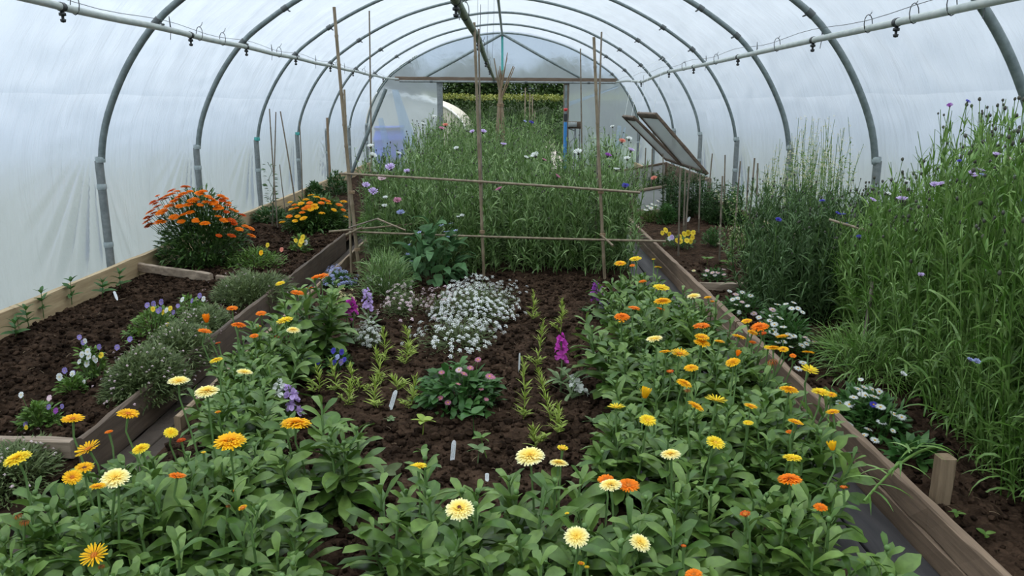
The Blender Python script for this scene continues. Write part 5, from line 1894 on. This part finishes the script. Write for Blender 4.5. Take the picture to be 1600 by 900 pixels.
plant_tag('leaning white label with pencil writing among the feathery seedlings', 608, 645, 615, 7, 9)
plant_tag('tall upright white label with pencil writing in bare compost', 706, 728, 694, 7, 3)
plant_tag('short white label behind the small withered plant', 598, 748, 735, 5, -1)
plant_tag('short white label tucked behind front-centre marigold leaves', 761, 752, 741, 6, 0)
plant_tag('thin grey label edge-on beside the feathery seedlings', 811, 580, 556, 4, 1, face=.9)
plant_tag('thin white label leaning by the light green young plant', 530, 672, 656, 4, 5, face=.8)
plant_tag('white label in the left bed before the base rail plants', 183, 468, 457, 4, -4, face=.5)
plant_tag('white label in the right bed among the dark plants', 1074, 347, 340, 4, 3)
plant_tag('white label right of the cream flower by the compost edge', 916, 742, 726, 4, 2, face=.9)

# borage
P, rx, ry, h = box_px(622, 728, 345, 446, .14, .25)
t = mound('borage_plant', 'broad-leaved borage with pale blue flowers behind the front of the frame', 'flowering plant', None, base=(P, rx, ry, h), mat='borage', n=130, L=.15, W=.075, prof=ovate, m=5, droop=1.1, fkind='star', shell=.35,
          flowers=[(637, 397, 8, 'sky_p'), (643, 408, 7, 'sky_p'), (697, 362, 12, 'sky_p'), (690, 352, 10, 'sky_p'), (705, 349, 9, 'sky_p'), (655, 363, 9, 'sky_p'), (712, 360, 8, 'sky_p'), (640, 382, 7, 'sky_p'), (700, 370, 7, 'sky_p')])

# ---------------------------------------------------------------- left bed
ZL = .13


def marigold_bush(label, box, flowers, mat, ry, n=900, L=.075, fs=1.18):
    c, rx, ry, h = box_px(*box, ZL, ry)
    rg = np.random.default_rng(int(box[0]))
    t = thing('marigold_bush', label, 'flowering plant', c)
    mb = MB()
    d = nrm(rg.normal(0, 1, (n, 3)))
    d[:, 2] = np.abs(d[:, 2])
    rad = .35 + .6 * rg.random(n) ** .7
    P = c + d * np.array([rx, ry, h]) * rad[:, None] * .92
    leafset(mb, P, nrm(d + rg.normal(0, .4, (n, 3)) + [0, 0, .7]), L * rg.uniform(.6, 1.3, n), L * .24, rg.uniform(.2, 1.3, n), spat, m=3, rng=rg)
    pts = []
    for (px, py, w, m_) in flowers:
        # meet the dome of the bush along the line of sight
        ro, rd = np.array([0, 0, CZ]), nrm(_ray(px, py))
        A = (ro - c) / [rx, ry, h]
        Bv = rd / [rx, ry, h]
        qa, qb, qc = Bv @ Bv, 2 * A @ Bv, A @ A - 1
        disc = qb * qb - 4 * qa * qc
        tt = (-qb - math.sqrt(disc)) / (2 * qa) if disc > 0 else -qb / (2 * qa)
        p = ro + rd * tt
        if p[2] < c[2] + .06:
            p = at_z(px, py, c[2] + .08)
        dia = w * depth(p) / F * fs
        tl = nrm(np.array([(p[0] - c[0]) / rx * .45, (p[1] - c[1]) / ry * .35, 1.0]) + rg.normal(0, .12, 3))
        f = link('flower', small_mesh('marigold', m_), t, p - c, tuple(quat_to(tl, rg.uniform(0, 6))), dia)
        link('flower_centre', CEN['eye_o'], f, scale=.8)
        pts.append(p - tl * dia * .05)
    pts = np.array(pts)
    A = c + (pts - c) * [.3, .3, 0]
    stemset(mb, A, pts, np.array([0, 0, .02]), .0034, .0022, 5, 5, 1)
    k = len(pts) * 4
    q = rg.uniform(.35, .9, k)[:, None]
    i = rg.integers(0, len(pts), k)
    az = rg.uniform(0, TAU, k)
    leafset(mb, A[i] + (pts[i] - A[i]) * q, np.stack([np.cos(az), np.sin(az), np.full(k, .8)], 1), L * .8, L * .2, .8, spat, m=3, rng=rg)
    mb.build('foliage', [M[mat], M['stem']], t, tuple(c))


rg = np.random.default_rng(91)
OB = [(290, 292, 14), (268, 298, 13), (262, 306, 14), (286, 303, 15), (311, 302, 12), (317, 299, 13), (297, 299, 10), (277, 299, 11), (246, 306, 8), (272, 314, 14), (305, 311, 12), (325, 307, 12), (345, 306, 12),
      (352, 310, 11), (239, 316, 12), (252, 311, 14), (258, 311, 12), (300, 314, 14), (294, 320, 15), (323, 316, 14), (334, 317, 14), (347, 313, 12), (313, 320, 10), (246, 323, 14), (264, 322, 16), (281, 322, 13), (356, 321, 10),
      (362, 327, 9), (235, 331, 15), (253, 331, 18), (250, 333, 15), (272, 339, 16), (297, 332, 14), (287, 335, 11), (344, 325, 11), (338, 326, 10), (230, 346, 14), (233, 352, 15), (229, 340, 11), (250, 347, 18), (283, 346, 12),
      (320, 349, 15), (305, 344, 10), (341, 338, 10), (350, 344, 13), (361, 344, 14), (379, 336, 11), (366, 349, 9), (374, 358, 12), (383, 353, 10), (392, 357, 12), (362, 368, 12), (342, 368, 9), (393, 368, 13), (308, 346, 8),
      (236, 339, 12), (241, 333, 12), (269, 303, 12), (279, 308, 13), (331, 311, 10), (340, 321, 10), (357, 317, 9), (369, 330, 8), (243, 318, 10), (354, 331, 9)]
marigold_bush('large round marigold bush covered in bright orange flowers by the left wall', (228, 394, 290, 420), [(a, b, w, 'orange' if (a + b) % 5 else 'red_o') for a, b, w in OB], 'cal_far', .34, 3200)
O2 = [(486, 305, 12), (495, 308, 12), (478, 312, 12), (484, 317, 11), (470, 318, 12), (505, 311, 11), (512, 314, 10), (460, 320, 10), (490, 321, 14), (482, 323, 13), (463, 325, 10), (453, 316, 9), (502, 317, 11), (537, 315, 12), (530, 320, 12),
      (536, 328, 10), (522, 328, 10), (503, 333, 11), (491, 324, 14), (485, 327, 12), (472, 332, 10), (465, 338, 10), (474, 341, 13), (461, 345, 10), (452, 338, 11), (541, 339, 11), (441, 347, 11), (514, 318, 10), (476, 326, 11), (455, 327, 10)]
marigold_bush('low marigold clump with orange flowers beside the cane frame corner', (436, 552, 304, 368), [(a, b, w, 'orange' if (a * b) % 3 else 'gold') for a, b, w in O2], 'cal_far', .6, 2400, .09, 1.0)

mound('viola_plant', 'yellow pansy beside the low orange marigolds', 'flowering plant', (452, 484, 366, 396), zg=ZL, n=160, mat='lime', L=.05, W=.02, fkind='viola',
      flowers=[(473, 371, 9, 'violay'), (471, 377, 10, 'violay'), (478, 379, 8, 'violaw'), (469, 382, 8, 'violay'), (462, 376, 7, 'violay')])
mound('viola_plant', 'lime green plant with small orange buds behind the divider plank', 'flowering plant', (350, 448, 386, 424), zg=ZL, n=620, mat='lime', L=.045, W=.011, prof=linear, ry=.3, fkind='viola',
      flowers=[(418, 383, 7, 'violay'), (408, 395, 8, 'gold'), (440, 390, 7, 'coral')])
mound('grassy_bush', 'soft grey-green bush beside the left bed plank, behind the orange marigolds', 'bush', (325, 460, 422, 484), zg=ZL, n=3300, mat='bush', L=.05, W=.007, prof=linear, ry=.42, bloss='pinkw', nb=30, br=.006, m=2)
mound('grassy_bush', 'soft grey-green bush with specks of white left of the orange flowers', 'bush', (258, 352, 476, 548), zg=ZL, n=2850, mat='bush', L=.036, W=.0085, prof=linear, ry=.4, bloss='pinkw', nb=60, br=.006, m=2)
mound('grassy_bush', 'large fine-leaved grey-green bush hanging over the left bed plank', 'bush', (150, 292, 536, 640), zg=ZL, n=3900, mat='bush', L=.036, W=.0085, prof=linear, ry=.3, bloss='pinkw', nb=70, br=.006, m=2)
mound('grassy_bush', 'fine-leaved grey-green bush joining the hanging one behind', 'bush', (215, 330, 500, 592), zg=ZL, n=3450, mat='bush', L=.036, W=.0085, prof=linear, ry=.34, bloss='pinkw', nb=60, br=.006, m=2)
mound('grassy_bush', 'dark fine-leaved bush below the reddish plank at left edge', 'bush', (-70, 86, 690, 800), zg=.1, n=3450, mat='bush', L=.034, W=.008, prof=linear, ry=.28, bloss='pinkw', nb=70, br=.005, m=2)
VL = dict(mat='lime', L=.036, W=.015, m=3, fkind='viola', zg=ZL)
mound('viola_plant', 'violet and yellow viola clump in the middle of the left bed', 'flowering plant', (192, 278, 474, 538), n=480, ry=.26,
      flowers=[(230, 477, 9, 'violet'), (240, 475, 9, 'violet'), (252, 472, 9, 'violet'), (239, 483, 8, 'violay'), (250, 484, 9, 'violet'), (255, 488, 8, 'violay'), (260, 485, 8, 'violaw'), (266, 482, 8, 'violay'), (271, 488, 7, 'violet'), (278, 478, 7, 'violet'), (247, 486, 8, 'violet'), (285, 468, 8, 'violaw'), (203, 530, 9, 'violet'), (183, 543, 9, 'violet'), (262, 507, 6, 'violay')], **VL)
mound('viola_plant', 'viola tuft behind the violet and yellow clump', 'flowering plant', (268, 330, 462, 500), n=300,
      flowers=[(312, 462, 8, 'violet'), (318, 467, 8, 'violaw'), (300, 470, 7, 'violet'), (305, 485, 7, 'violaw')], **VL)
mound('viola_plant', 'tall white viola standing left of the large bush', 'flowering plant', (116, 162, 530, 600), n=260,
      flowers=[(124, 527, 8, 'violet'), (133, 533, 8, 'violaw'), (137, 550, 11, 'violaw'), (139, 557, 11, 'violaw'), (128, 554, 9, 'violaw'), (124, 565, 8, 'violaw'), (136, 568, 11, 'violaw'), (147, 560, 9, 'violaw'), (150, 563, 8, 'violaw'), (158, 555, 9, 'violay'), (155, 542, 8, 'violet'), (130, 535, 8, 'violet')], **VL)
mound('viola_plant', 'short viola with one white flower below the tall white viola', 'flowering plant', (88, 132, 585, 622), n=200,
      flowers=[(93, 589, 11, 'violaw'), (113, 584, 9, 'violaw'), (101, 579, 9, 'violet'), (131, 597, 7, 'violaw'), (115, 583, 8, 'violet')], **VL)
mound('viola_plant', 'sprawling viola with a purple flower near the reddish plank', 'flowering plant', (28, 84, 628, 672), n=300,
      flowers=[(87, 642, 9, 'purple'), (76, 636, 8, 'violet'), (97, 635, 7, 'violet'), (33, 617, 9, 'violaw'), (40, 663, 8, 'violet'), (77, 622, 9, 'pinkw'), (41, 668, 7, 'violay')], **VL)
# climber on the crossed canes, green plants behind
P = at_y(427, 330, 9.0)
t = thing('climbing_plant', 'thin climbing plant twining up the crossed canes', 'climber', (P[0], 8.98, ZL))
rg = np.random.default_rng(8)
mb = MB()
n = 90
z = rg.uniform(.1, .72, n)
az = rg.uniform(0, TAU, n)
A = np.stack([P[0] + .035 * np.cos(az) - .015 * z, 8.98 + .035 * np.sin(az), ZL + z], 1)
leafset(mb, A, np.stack([np.cos(az), np.sin(az), np.full(n, .6)], 1), .06, .022, .7, ovate, m=3, rng=rg)
s = np.linspace(0, 1, 24)
tube(mb, np.stack([P[0] + .02 * np.cos(s * 22), 8.98 + .02 * np.sin(s * 22), ZL + s * .75], 1), .003, 5)
mb.build('foliage', M['dark'], t, tuple(t.location))
for k, (b, lab) in enumerate((((505, 545, 268, 306), 'dark leafy plant before the far left base rail'), ((478, 506, 284, 310), 'smaller dark plant by the teal-taped hoop'), ((395, 450, 322, 350), 'dark plant at the foot of the crossed canes'),
                              ((556, 600, 330, 372), 'pale green bushy plant behind the loose canes'))):
    mound('leafy_plant', lab, 'plant', b, zg=ZL, n=420, mat='dark' if k < 3 else 'lime', L=.07, W=.022, prof=lance, up=1.0, ry=.25)
mound('leafy_plant', 'tangle of thin green growth around the frame foot', 'plant', (552, 650, 385, 470), zg=.14, n=900, mat='corn', L=.09, W=.006, prof=linear, up=.9, ry=.28)

# ---------------------------------------------------------------- right bed
ZR = .14
D_ = dict(fkind='daisy', zg=ZR)
mound('viola_plant', 'yellow viola clump in the right bed beyond the plank', 'flowering plant', (1030, 1092, 366, 388), n=240, mat='mid', L=.03, W=.013, fkind='viola', zg=ZR,
      flowers=[(1040, 360, 9, 'violay'), (1035, 364, 7, 'violay'), (1046, 366, 7, 'violay'), (1062, 370, 8, 'violay'), (1069, 366, 9, 'violay'), (1075, 364, 9, 'violay'), (1083, 364, 9, 'violay'), (1063, 377, 9, 'violay'), (1073, 376, 9, 'violay'), (1082, 371, 8, 'violay'),
               (1079, 377, 8, 'violay'), (1058, 376, 8, 'violay'), (1050, 371, 8, 'lilac'), (1046, 373, 7, 'violaw')])
mound('leafy_plant', 'round bright green mound in the right bed left of the canes', 'plant', (1025, 1059, 315, 350), n=600, mat='mid', L=.04, W=.016, zg=ZR)
mound('leafy_plant', 'smaller green mound right of the yellow violas', 'plant', (1096, 1134, 352, 384), n=450, mat='mid', L=.035, W=.01, zg=ZR)
mound('leafy_plant', 'white flowered plant at the far end of the right bed board', 'flowering plant', (1002, 1030, 318, 348), n=260, mat='lime', L=.06, W=.012, prof=linear, fkind='daisy', zg=ZR,
      flowers=[(1010, 328, 8), (1017, 325, 8), (1026, 321, 6), (1019, 319, 5), (1012, 322, 6), (1028, 314, 5), (1019, 328, 6)])
mound('daisy_plant', 'pink-white daisies behind the pale plank of the right bed', 'flowering plant', (1098, 1136, 420, 440), n=160, mat='mid', L=.05, W=.016, prof=spat,
      flowers=[(1105, 423, 7, 'pinkw'), (1113, 426, 7, 'pinkw'), (1121, 426, 7, 'pinkw'), (1131, 421, 6, 'pinkw'), (1131, 429, 6, 'pinkw'), (1102, 430, 6, 'white'), (1084, 423, 6, 'creamy'), (1117, 430, 6, 'white')], **D_)
mound('daisy_plant', 'small white daisies just in front of the pale plank', 'flowering plant', (1132, 1196, 460, 498), n=330, mat='mid', L=.05, W=.016, prof=spat, ry=.2,
      flowers=[(1160, 457, 8), (1173, 462, 8), (1150, 460, 9, 'pinkw'), (1145, 468, 8), (1160, 472, 8, 'pinkw'), (1153, 466, 8), (1140, 455, 7), (1168, 478, 7), (1178, 490, 9, 'pinkw'), (1186, 496, 9), (1192, 488, 8), (1150, 476, 7)], **D_)
mound('daisy_plant', 'mass of white daisies spilling beside the right marigolds', 'flowering plant', (1196, 1262, 478, 560), n=600, mat='mid', L=.055, W=.017, prof=spat, ry=.3,
      flowers=[(1215, 476, 10), (1228, 475, 8), (1240, 473, 8), (1207, 484, 10, 'pinkw'), (1211, 491, 10), (1219, 497, 11), (1210, 507, 11), (1224, 511, 10), (1208, 517, 13), (1237, 482, 9), (1254, 488, 8), (1247, 482, 9), (1203, 501, 9), (1215, 535, 9), (1225, 534, 9), (1235, 528, 10),
               (1240, 525, 10), (1253, 540, 11), (1260, 537, 9), (1272, 534, 8, 'pinkw'), (1255, 567, 13), (1247, 576, 12), (1258, 527, 7, 'pinkw'), (1262, 531, 8), (1212, 522, 10), (1231, 522, 8), (1205, 494, 8), (1236, 542, 7)], **D_)
mound('daisy_plant', 'white daisies low at the foot of the tall right thicket', 'flowering plant', (1318, 1410, 612, 690), n=620, mat='mid', L=.06, W=.018, prof=spat, ry=.26,
      flowers=[(1345, 593, 8), (1341, 608, 13), (1350, 605, 12), (1348, 616, 14), (1363, 609, 12), (1366, 620, 15), (1374, 612, 12), (1334, 621, 12), (1327, 632, 14), (1312, 630, 12), (1376, 636, 14), (1397, 647, 12), (1409, 652, 12), (1377, 660, 14), (1328, 663, 11), (1357, 671, 12),
               (1395, 673, 9), (1352, 618, 12), (1365, 632, 11, 'blue_p'), (1350, 680, 12), (1367, 688, 13)], **D_)
mound('leafy_plant', 'low broad-leaved green plant at the foot of the tall thicket', 'plant', (1400, 1456, 690, 730), n=60, mat='mid', L=.08, W=.035, prof=ovate, m=4, zg=ZR)
mound('leafy_plant', 'grassy tuft in front of the tall right thicket beside the daisies', 'plant', (1300, 1400, 520, 610), n=700, mat='corn_l', L=.16, W=.007, prof=linear, up=1.0, ry=.35, droop=1.2, zg=ZR)
sprout('small green seedling before the wooden peg', 1495, 815, 800, 'lime', 5, .03, .016, ZR)
sprout('two-leaved seedling at the near board of the right bed', 1540, 842, 834, 'lime', 3, .035, .02, ZR)
sprout('leafy seedling behind the pinkish daisies in the right bed', 1105, 412, 404, 'lime', 5, .07, .04, ZR)
sprout('bright green rosette right of the leafy seedling', 1138, 418, 408, 'lime', 7, .08, .03, ZR)
P = at_z(1155, 505, ZR)
t = thing('dandelion_clock', 'white puffball seed head by the right bed board', 'seed head', at_z(1156, 500, ZR))
o = np.array(t.location)
c = at_y(1155, 488, o[1])
link('seed_head', small_mesh('puff', 'white'), t, c - o, None, 9 * depth(c) / F)
mb = MB(); tube(mb, [o, (o + c) / 2 + [.004, 0, 0], c], .0018, 5); mb.build('stem', M['stem'], t, tuple(o))


# plants with upright flowering stems
def spire(label, box, n, mat, fl=None, zg=ZR, ry=.25, L=.06, W=.008, fm='creamy', lean=.05, name='toadflax_plant', prof=linear, spread=.7, nl=40, droop=.9, group=None, cat='flowering plant'):
    c, rx, ry, h = box_px(*box, zg, ry)
    _mc[0] += 1
    rg = np.random.default_rng(8000 + _mc[0])
    t = thing(name, label, cat, c, group)
    X, Y = c[0] + rg.uniform(-1, 1, n) * rx * spread, c[1] + rg.uniform(-1, 1, n) * ry
    A = np.stack([X, Y, np.full(n, zg)], 1)
    B = A + np.stack([rg.normal(0, lean, n) + (X - c[0]) * .25, rg.normal(0, lean, n), h * rg.uniform(.62, 1.0, n)], 1)
    bd = np.concatenate([rg.normal(0, .03, (n, 2)), np.zeros((n, 1))], 1)
    mb = MB()
    stemset(mb, A, B, bd, .0032, .0014, 6, 4)
    s = rg.uniform(.03, .86 if fl else .99, (n, nl))
    P = A[:, None] + (B - A)[:, None] * s[..., None] + bd[:, None] * (4 * s * (1 - s))[..., None]
    az = rg.uniform(0, TAU, s.shape)
    D = np.stack([np.cos(az), np.sin(az), np.full(s.shape, 1.1)], -1)
    leafset(mb, P.reshape(-1, 3), D.reshape(-1, 3), (L * (1.1 - .7 * s) * rg.uniform(.6, 1.3, s.shape)).ravel(), W, rg.uniform(.1, 1.6, s.size) * droop, prof, m=3, across=2 if W < .01 else 3, rng=rg)
    mb.build('foliage', M[mat], t, tuple(c))
    if fl:
        s = rg.uniform(.66, 1.0, (n, fl))
        Q = A[:, None] + (B - A)[:, None] * s[..., None] + bd[:, None] * (4 * s * (1 - s))[..., None]
        Q = Q.reshape(-1, 3) + rg.normal(0, .012, (n * fl, 3))
        mb = MB()
        blossom(mb, Q, nrm(rg.normal(0, .5, Q.shape) + [0, -.5, .6]), .0085, rg, 5)
        mb.build('blossom', M[fm], t, tuple(c))['kind'] = 'stuff'
    return t


spire('tall pale-flowered wispy plant rising above the dark cornflower clump', (1236, 1330, 200, 452), 80, 'corn_l', 14, ry=.3, L=.06, W=.0095, nl=50, spread=.75, lean=.04)
spire('tall pale flower spikes left of the dark cornflower clump', (1196, 1240, 225, 400), 22, 'corn_l', 16, ry=.3, W=.0095, nl=46)
spire('arching wispy plant with cream flowers right of the short canes', (1150, 1215, 268, 408), 22, 'corn_l', 14, ry=.35, lean=.12)
spire('low arching wispy stems in front of the short canes', (1140, 1222, 345, 430), 22, 'corn_l', 6, ry=.3, lean=.16)
for k, (b, lab) in enumerate((((1040, 1068, 262, 345), 'tallest dark green spire plant beside the round mound'), ((1068, 1102, 268, 340), 'dark spire plant right of the tallest one'), ((1100, 1135, 282, 352), 'dark leafy plant among the short canes'),
                              ((1012, 1042, 268, 318), 'dark bushy plant before the cold frame'), ((1130, 1165, 290, 352), 'green spire plant among the right-hand canes'))):
    spire(lab, b, 34, 'dark' if k < 4 else 'mid', 0, name='spire_plant', L=.075, W=.014, prof=lance, nl=52, ry=.25, group='dark plants before the cold frame', cat='plant')
spire('pale coral-tipped spire plant among the short canes', (1098, 1118, 285, 330), 6, 'mid', 12, fm='coral', name='spire_plant', L=.06, W=.012, prof=lance, ry=.15)
spire('grey-green stems along the path edge beyond the frame', (985, 1030, 258, 330), 26, 'corn', 0, name='cornflower_plant', L=.12, W=.009, nl=30, ry=.35)
spire('dark-budded cornflower clump over the path behind right end of the frame', (898, 992, 206, 330), 60, 'corn', 0, name='cornflower_plant', L=.13, W=.011, nl=30, ry=.3)
spire('airy cornflower plant with white heads at the left corner of the thicket', (556, 628, 232, 420), 26, 'corn', 0, name='cornflower_plant', zg=.14, L=.1, W=.008, nl=40, ry=.3)
# a fallen stem lying over the near board
A_, B_ = at_y(1348, 798, 2.12), at_y(1470, 700, 2.75)
mb = MB()
stemset(mb, [A_ + [0, 0, .03]], [B_], np.array([0, 0, .05]), .004, .006, 8, 6)
rg = np.random.default_rng(2)
n = 20
q = rg.uniform(0, .9, n)
az = rg.uniform(0, TAU, n)
leafset(mb, A_ + [0, 0, .03] + (B_ - A_) * q[:, None] + np.array([0, 0, .05]) * (4 * q * (1 - q))[:, None], np.stack([np.cos(az), np.sin(az), np.full(n, .5)], 1), .11, .008, 1.0, linear, m=5, across=2, rng=rg)
tag(mb.build('fallen_stem', M['corn_l'], origin=A_), 'green cornflower stem fallen across the near right bed board', 'stem')
# ---------------------------------------------------------------- daylight and camera
w = bpy.data.worlds.new('overcast_sky')
SC.world = w
w.use_nodes = True
nt = w.node_tree
nt.nodes.clear()
out = nt.nodes.new('ShaderNodeOutputWorld')
bg = nt.nodes.new('ShaderNodeBackground')
tc = nt.nodes.new('ShaderNodeTexCoord')
sep = nt.nodes.new('ShaderNodeSeparateXYZ')
nt.links.new(tc.outputs['Generated'], sep.inputs[0])
cr = nt.nodes.new('ShaderNodeValToRGB')
e = cr.color_ramp.elements
e[0].position, e[0].color = 0.0, (.44, .54, .66, 1)
e[1].position, e[1].color = 1.0, (4.1, 4.05, 3.95, 1)
mx = e.new(.45)
mx.color = (1.0, 1.04, 1.08, 1)
nt.links.new(sep.outputs['Z'], cr.inputs['Fac'])
# the cloud is a little thinner on the left, where the sun stands behind it
mr = nt.nodes.new('ShaderNodeMapRange')
for a_, b_ in zip(('From Min', 'From Max', 'To Min', 'To Max'), (-1, 1, 1.2, .78)):
    mr.inputs[a_].default_value = b_
nt.links.new(sep.outputs['X'], mr.inputs['Value'])
vm = nt.nodes.new('ShaderNodeVectorMath')
vm.operation = 'SCALE'
nt.links.new(cr.outputs[0], vm.inputs[0])
nt.links.new(mr.outputs[0], vm.inputs['Scale'])
nt.links.new(vm.outputs[0], bg.inputs['Color'])
bg.inputs['Strength'].default_value = 1.15
nt.links.new(bg.outputs[0], out.inputs[0])

cam = bpy.data.cameras.new('camera')
co = bpy.data.objects.new('camera', cam)
COL.objects.link(co)
co.location = (0, 0, CZ)
co.rotation_euler = (math.pi / 2 - PITCH, 0, 0)
cam.sensor_width = 36
cam.lens = F / 1600 * 36
cam.shift_x = 3 / 1600
cam.clip_start, cam.clip_end = .02, 300
SC.camera = co
vs = SC.view_settings
vs.view_transform = 'Standard'
vs.look = 'None'
vs.gamma = 1
vs.use_curve_mapping = False
vs.exposure = 0.0
cy = SC.cycles
cy.max_bounces = 10
cy.diffuse_bounces = 5
cy.transparent_max_bounces = 16
